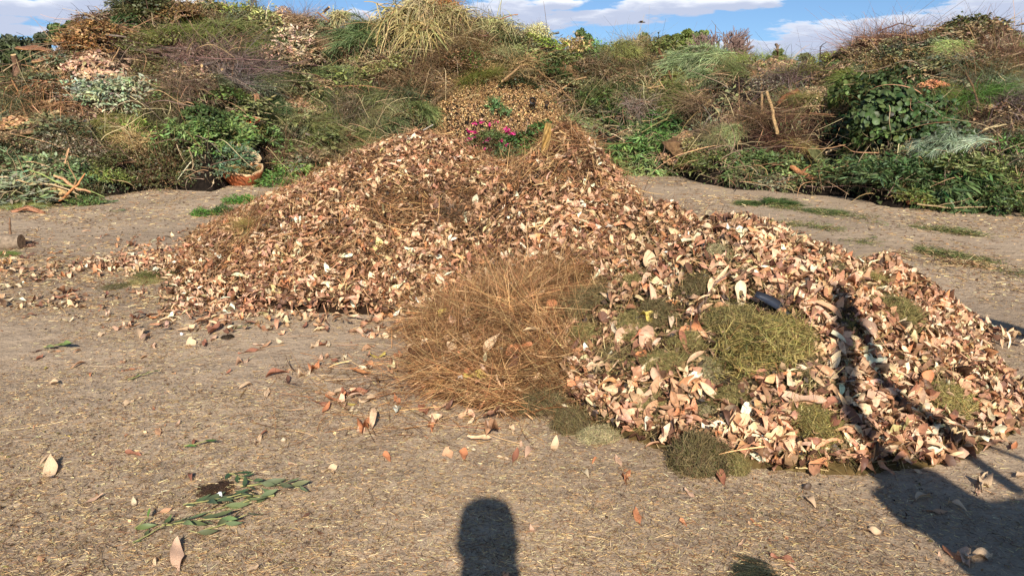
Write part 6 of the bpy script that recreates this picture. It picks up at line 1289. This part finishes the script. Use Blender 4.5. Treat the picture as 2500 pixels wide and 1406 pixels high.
A = Acc(); th = np.arange(20)/20*2*PI; pr = [(.13, 1.655), (.124, 1.69), (.118, 1.76), (.11, 1.79), (.002, 1.792)]
A.add([(r*math.cos(t)*.92, .03+r*math.sin(t)*1.1, z) for r, z in pr for t in th], [(i*20+k, i*20+(k+1) % 20, (i+1)*20+(k+1) % 20, (i+1)*20+k) for i in range(4) for k in range(20)], None, lin(60, 66, 84)); A.add([(.1*math.cos(t), .03+(.115+.075*max(0, math.sin(t)))*math.sin(t), z) for z in (1.640, 1.655) for t in th], [(k, (k+1) % 20, 20+(k+1) % 20, 20+k) for k in range(20)], None, lin(60, 66, 84)); A.build('cap', M_smooth, e, smooth=True)
tag(e, 'person in a cap holding up a phone behind the viewpoint, known by the rounded shadow', 'person')
A = Acc(); bx = [(-.082, -.006, -.04), (.082, -.006, -.04), (.082, .003, -.04), (-.082, .003, -.04), (-.082, -.006, .04), (.082, -.006, .04), (.082, .003, .04), (-.082, .003, .04)]
A.add(bx, [(0, 3, 2, 1), (4, 5, 6, 7), (0, 1, 5, 4), (1, 2, 6, 5), (2, 3, 7, 6), (3, 0, 4, 7)], None, lin(40, 40, 44)); o = A.build('phone', M_smooth); o.location = (0, -.02, CZ-.03); tag(o, 'dark phone held up sideways at the viewpoint', 'phone')
# ------------------------------------------------------------------ sun, sky, camera
sun = bpy.data.lights.new('sun', 'SUN'); sun.energy = 5.0; sun.angle = math.radians(.53); sun.color = (1, .935, .84)
so = bpy.data.objects.new('sun', sun); C.objects.link(so); so.rotation_euler = Vector(LD).to_track_quat('-Z', 'Y').to_euler()
w = bpy.data.worlds.new('World'); bpy.context.scene.world = w; w.use_nodes = True; nt = w.node_tree; nt.nodes.clear(); L = nt.links.new
def nd(t, **k): return N(nt, t, **k)
def mth(op, a, b=None, c=None, clamp=False):
    n = nd('ShaderNodeMath', operation=op); n.use_clamp = clamp
    for i, q in enumerate((a, b, c)):
        if q is None: continue
        if isinstance(q, (int, float)): n.inputs[i].default_value = q
        else: L(q, n.inputs[i])
    return n.outputs[0]
tc = nd('ShaderNodeTexCoord'); sep = nd('ShaderNodeSeparateXYZ'); L(tc.outputs['Generated'], sep.inputs[0])
# the low sky of this photograph is a clear deep blue: look a little higher into the physical sky
cb = nd('ShaderNodeCombineXYZ'); L(sep.outputs[0], cb.inputs[0]); L(sep.outputs[1], cb.inputs[1]); L(mth('ADD', mth('MULTIPLY', sep.outputs[2], 1.3), .09), cb.inputs[2])
vnm = nd('ShaderNodeVectorMath', operation='NORMALIZE'); L(cb.outputs[0], vnm.inputs[0])
sky = nd('ShaderNodeTexSky', sky_type='NISHITA'); sky.sun_disc = False; sky.sun_elevation = SUN_EL; sky.sun_rotation = math.pi+SUN_AZ; sky.air_density = 1.0; sky.dust_density = .7; sky.ozone_density = 2.0
L(vnm.outputs[0], sky.inputs[0])
az_ = mth('MULTIPLY', mth('ARCTAN2', sep.outputs[0], sep.outputs[1]), 57.2958)
el_ = mth('MULTIPLY', mth('ARCSINE', sep.outputs[2]), 57.2958)
CL = [(90, 22, 190, 22), (215, 84, 80, 9), (45, 72, 100, 10), (300, 14, 120, 22), (20, 48, 60, 10), (440, 5, 60, 10), (860, 52, 70, 28), (1230, 35, 110, 30), (1320, 55, 90, 16), (1480, 42, 130, 17), (1620, 20, 115, 20), (1370, 8, 70, 14),
      (1790, 6, 110, 14), (2060, 92, 190, 34), (2230, 75, 160, 34), (1880, 118, 190, 22), (2300, 50, 160, 14), (2440, 55, 160, 44), (2010, 130, 400, 18), (2480, 95, 160, 20), (20, 122, 90, 7)]
cvec = nd('ShaderNodeCombineXYZ'); L(mth('MULTIPLY', az_, .34), cvec.inputs[0]); L(mth('MULTIPLY', el_, 1.25), cvec.inputs[1])
wn = nd('ShaderNodeTexNoise'); wn.inputs['Scale'].default_value = .9; wn.inputs['Detail'].default_value = 5; wn.inputs['Roughness'].default_value = .6; L(cvec.outputs[0], wn.inputs['Vector'])
def cover(eoff):
    e = mth('ADD', el_, eoff); p = nd('ShaderNodeCombineXYZ'); L(az_, p.inputs[0]); L(e, p.inputs[1]); best = None
    for (px, py, rx, ry) in CL:
        d = ray(px, py); a0 = math.degrees(math.atan2(d[0], d[1])); e0 = math.degrees(math.asin(d[2]))
        s1 = nd('ShaderNodeVectorMath', operation='SUBTRACT'); L(p.outputs[0], s1.inputs[0]); s1.inputs[1].default_value = (a0, e0, 0)
        s2 = nd('ShaderNodeVectorMath', operation='MULTIPLY'); L(s1.outputs[0], s2.inputs[0]); s2.inputs[1].default_value = (1/(rx/F*57.3*1.05), 1/(ry/F*57.3*1.15), 0)
        ln = nd('ShaderNodeVectorMath', operation='LENGTH'); L(s2.outputs[0], ln.inputs[0]); o = mth('SUBTRACT', 1.0, ln.outputs['Value'])
        best = o if best is None else mth('MAXIMUM', best, o)
    return mth('ADD', mth('MAXIMUM', best, -1.2), mth('MULTIPLY', mth('SUBTRACT', wn.outputs['Fac'], .5), 2.1))
def mrange(v, a, b, c=0., d=1.):
    n = nd('ShaderNodeMapRange', interpolation_type='SMOOTHSTEP'); L(v, n.inputs['Value']); n.inputs['From Min'].default_value = a; n.inputs['From Max'].default_value = b; n.inputs['To Min'].default_value = c; n.inputs['To Max'].default_value = d
    return n.outputs[0]
m0 = cover(0.); m1 = cover(.55)
cov = mrange(m0, -.02, .28, 0, .95); deep = mrange(m1, -.8, .3)
cc = nd('ShaderNodeMix', data_type='RGBA'); L(deep, cc.inputs[0]); cc.inputs[6].default_value = (12.2, 12.3, 12.7, 1); cc.inputs[7].default_value = (6.2, 6.8, 8.6, 1)
mx = nd('ShaderNodeMix', data_type='RGBA'); L(cov, mx.inputs[0]); tn_ = nd('ShaderNodeMix', data_type='RGBA', blend_type='MULTIPLY'); tn_.inputs[0].default_value = 1; L(sky.outputs[0], tn_.inputs[6]); tn_.inputs[7].default_value = (1.0, 1.2, 1.4, 1); L(tn_.outputs[2], mx.inputs[6]); L(cc.outputs[2], mx.inputs[7])
bg = nd('ShaderNodeBackground'); bg.inputs['Strength'].default_value = .07; L(mx.outputs[2], bg.inputs[0]); wo = nd('ShaderNodeOutputWorld'); L(bg.outputs[0], wo.inputs[0])
cam = bpy.data.cameras.new('camera'); co = bpy.data.objects.new('camera', cam); C.objects.link(co); cam.sensor_width = 36; cam.lens = 36*F/2500; cam.clip_end = 3000; cam.clip_start = .05
co.location = (0, 0, CZ); co.rotation_euler = (PI/2-PITCH, 0, 0)
S = bpy.context.scene; S.camera = co; S.view_settings.view_transform = 'Standard'; S.view_settings.look = 'None'; S.view_settings.exposure = 0.44
S.cycles.max_bounces = 5; S.cycles.diffuse_bounces = 2; S.cycles.transparent_max_bounces = 4
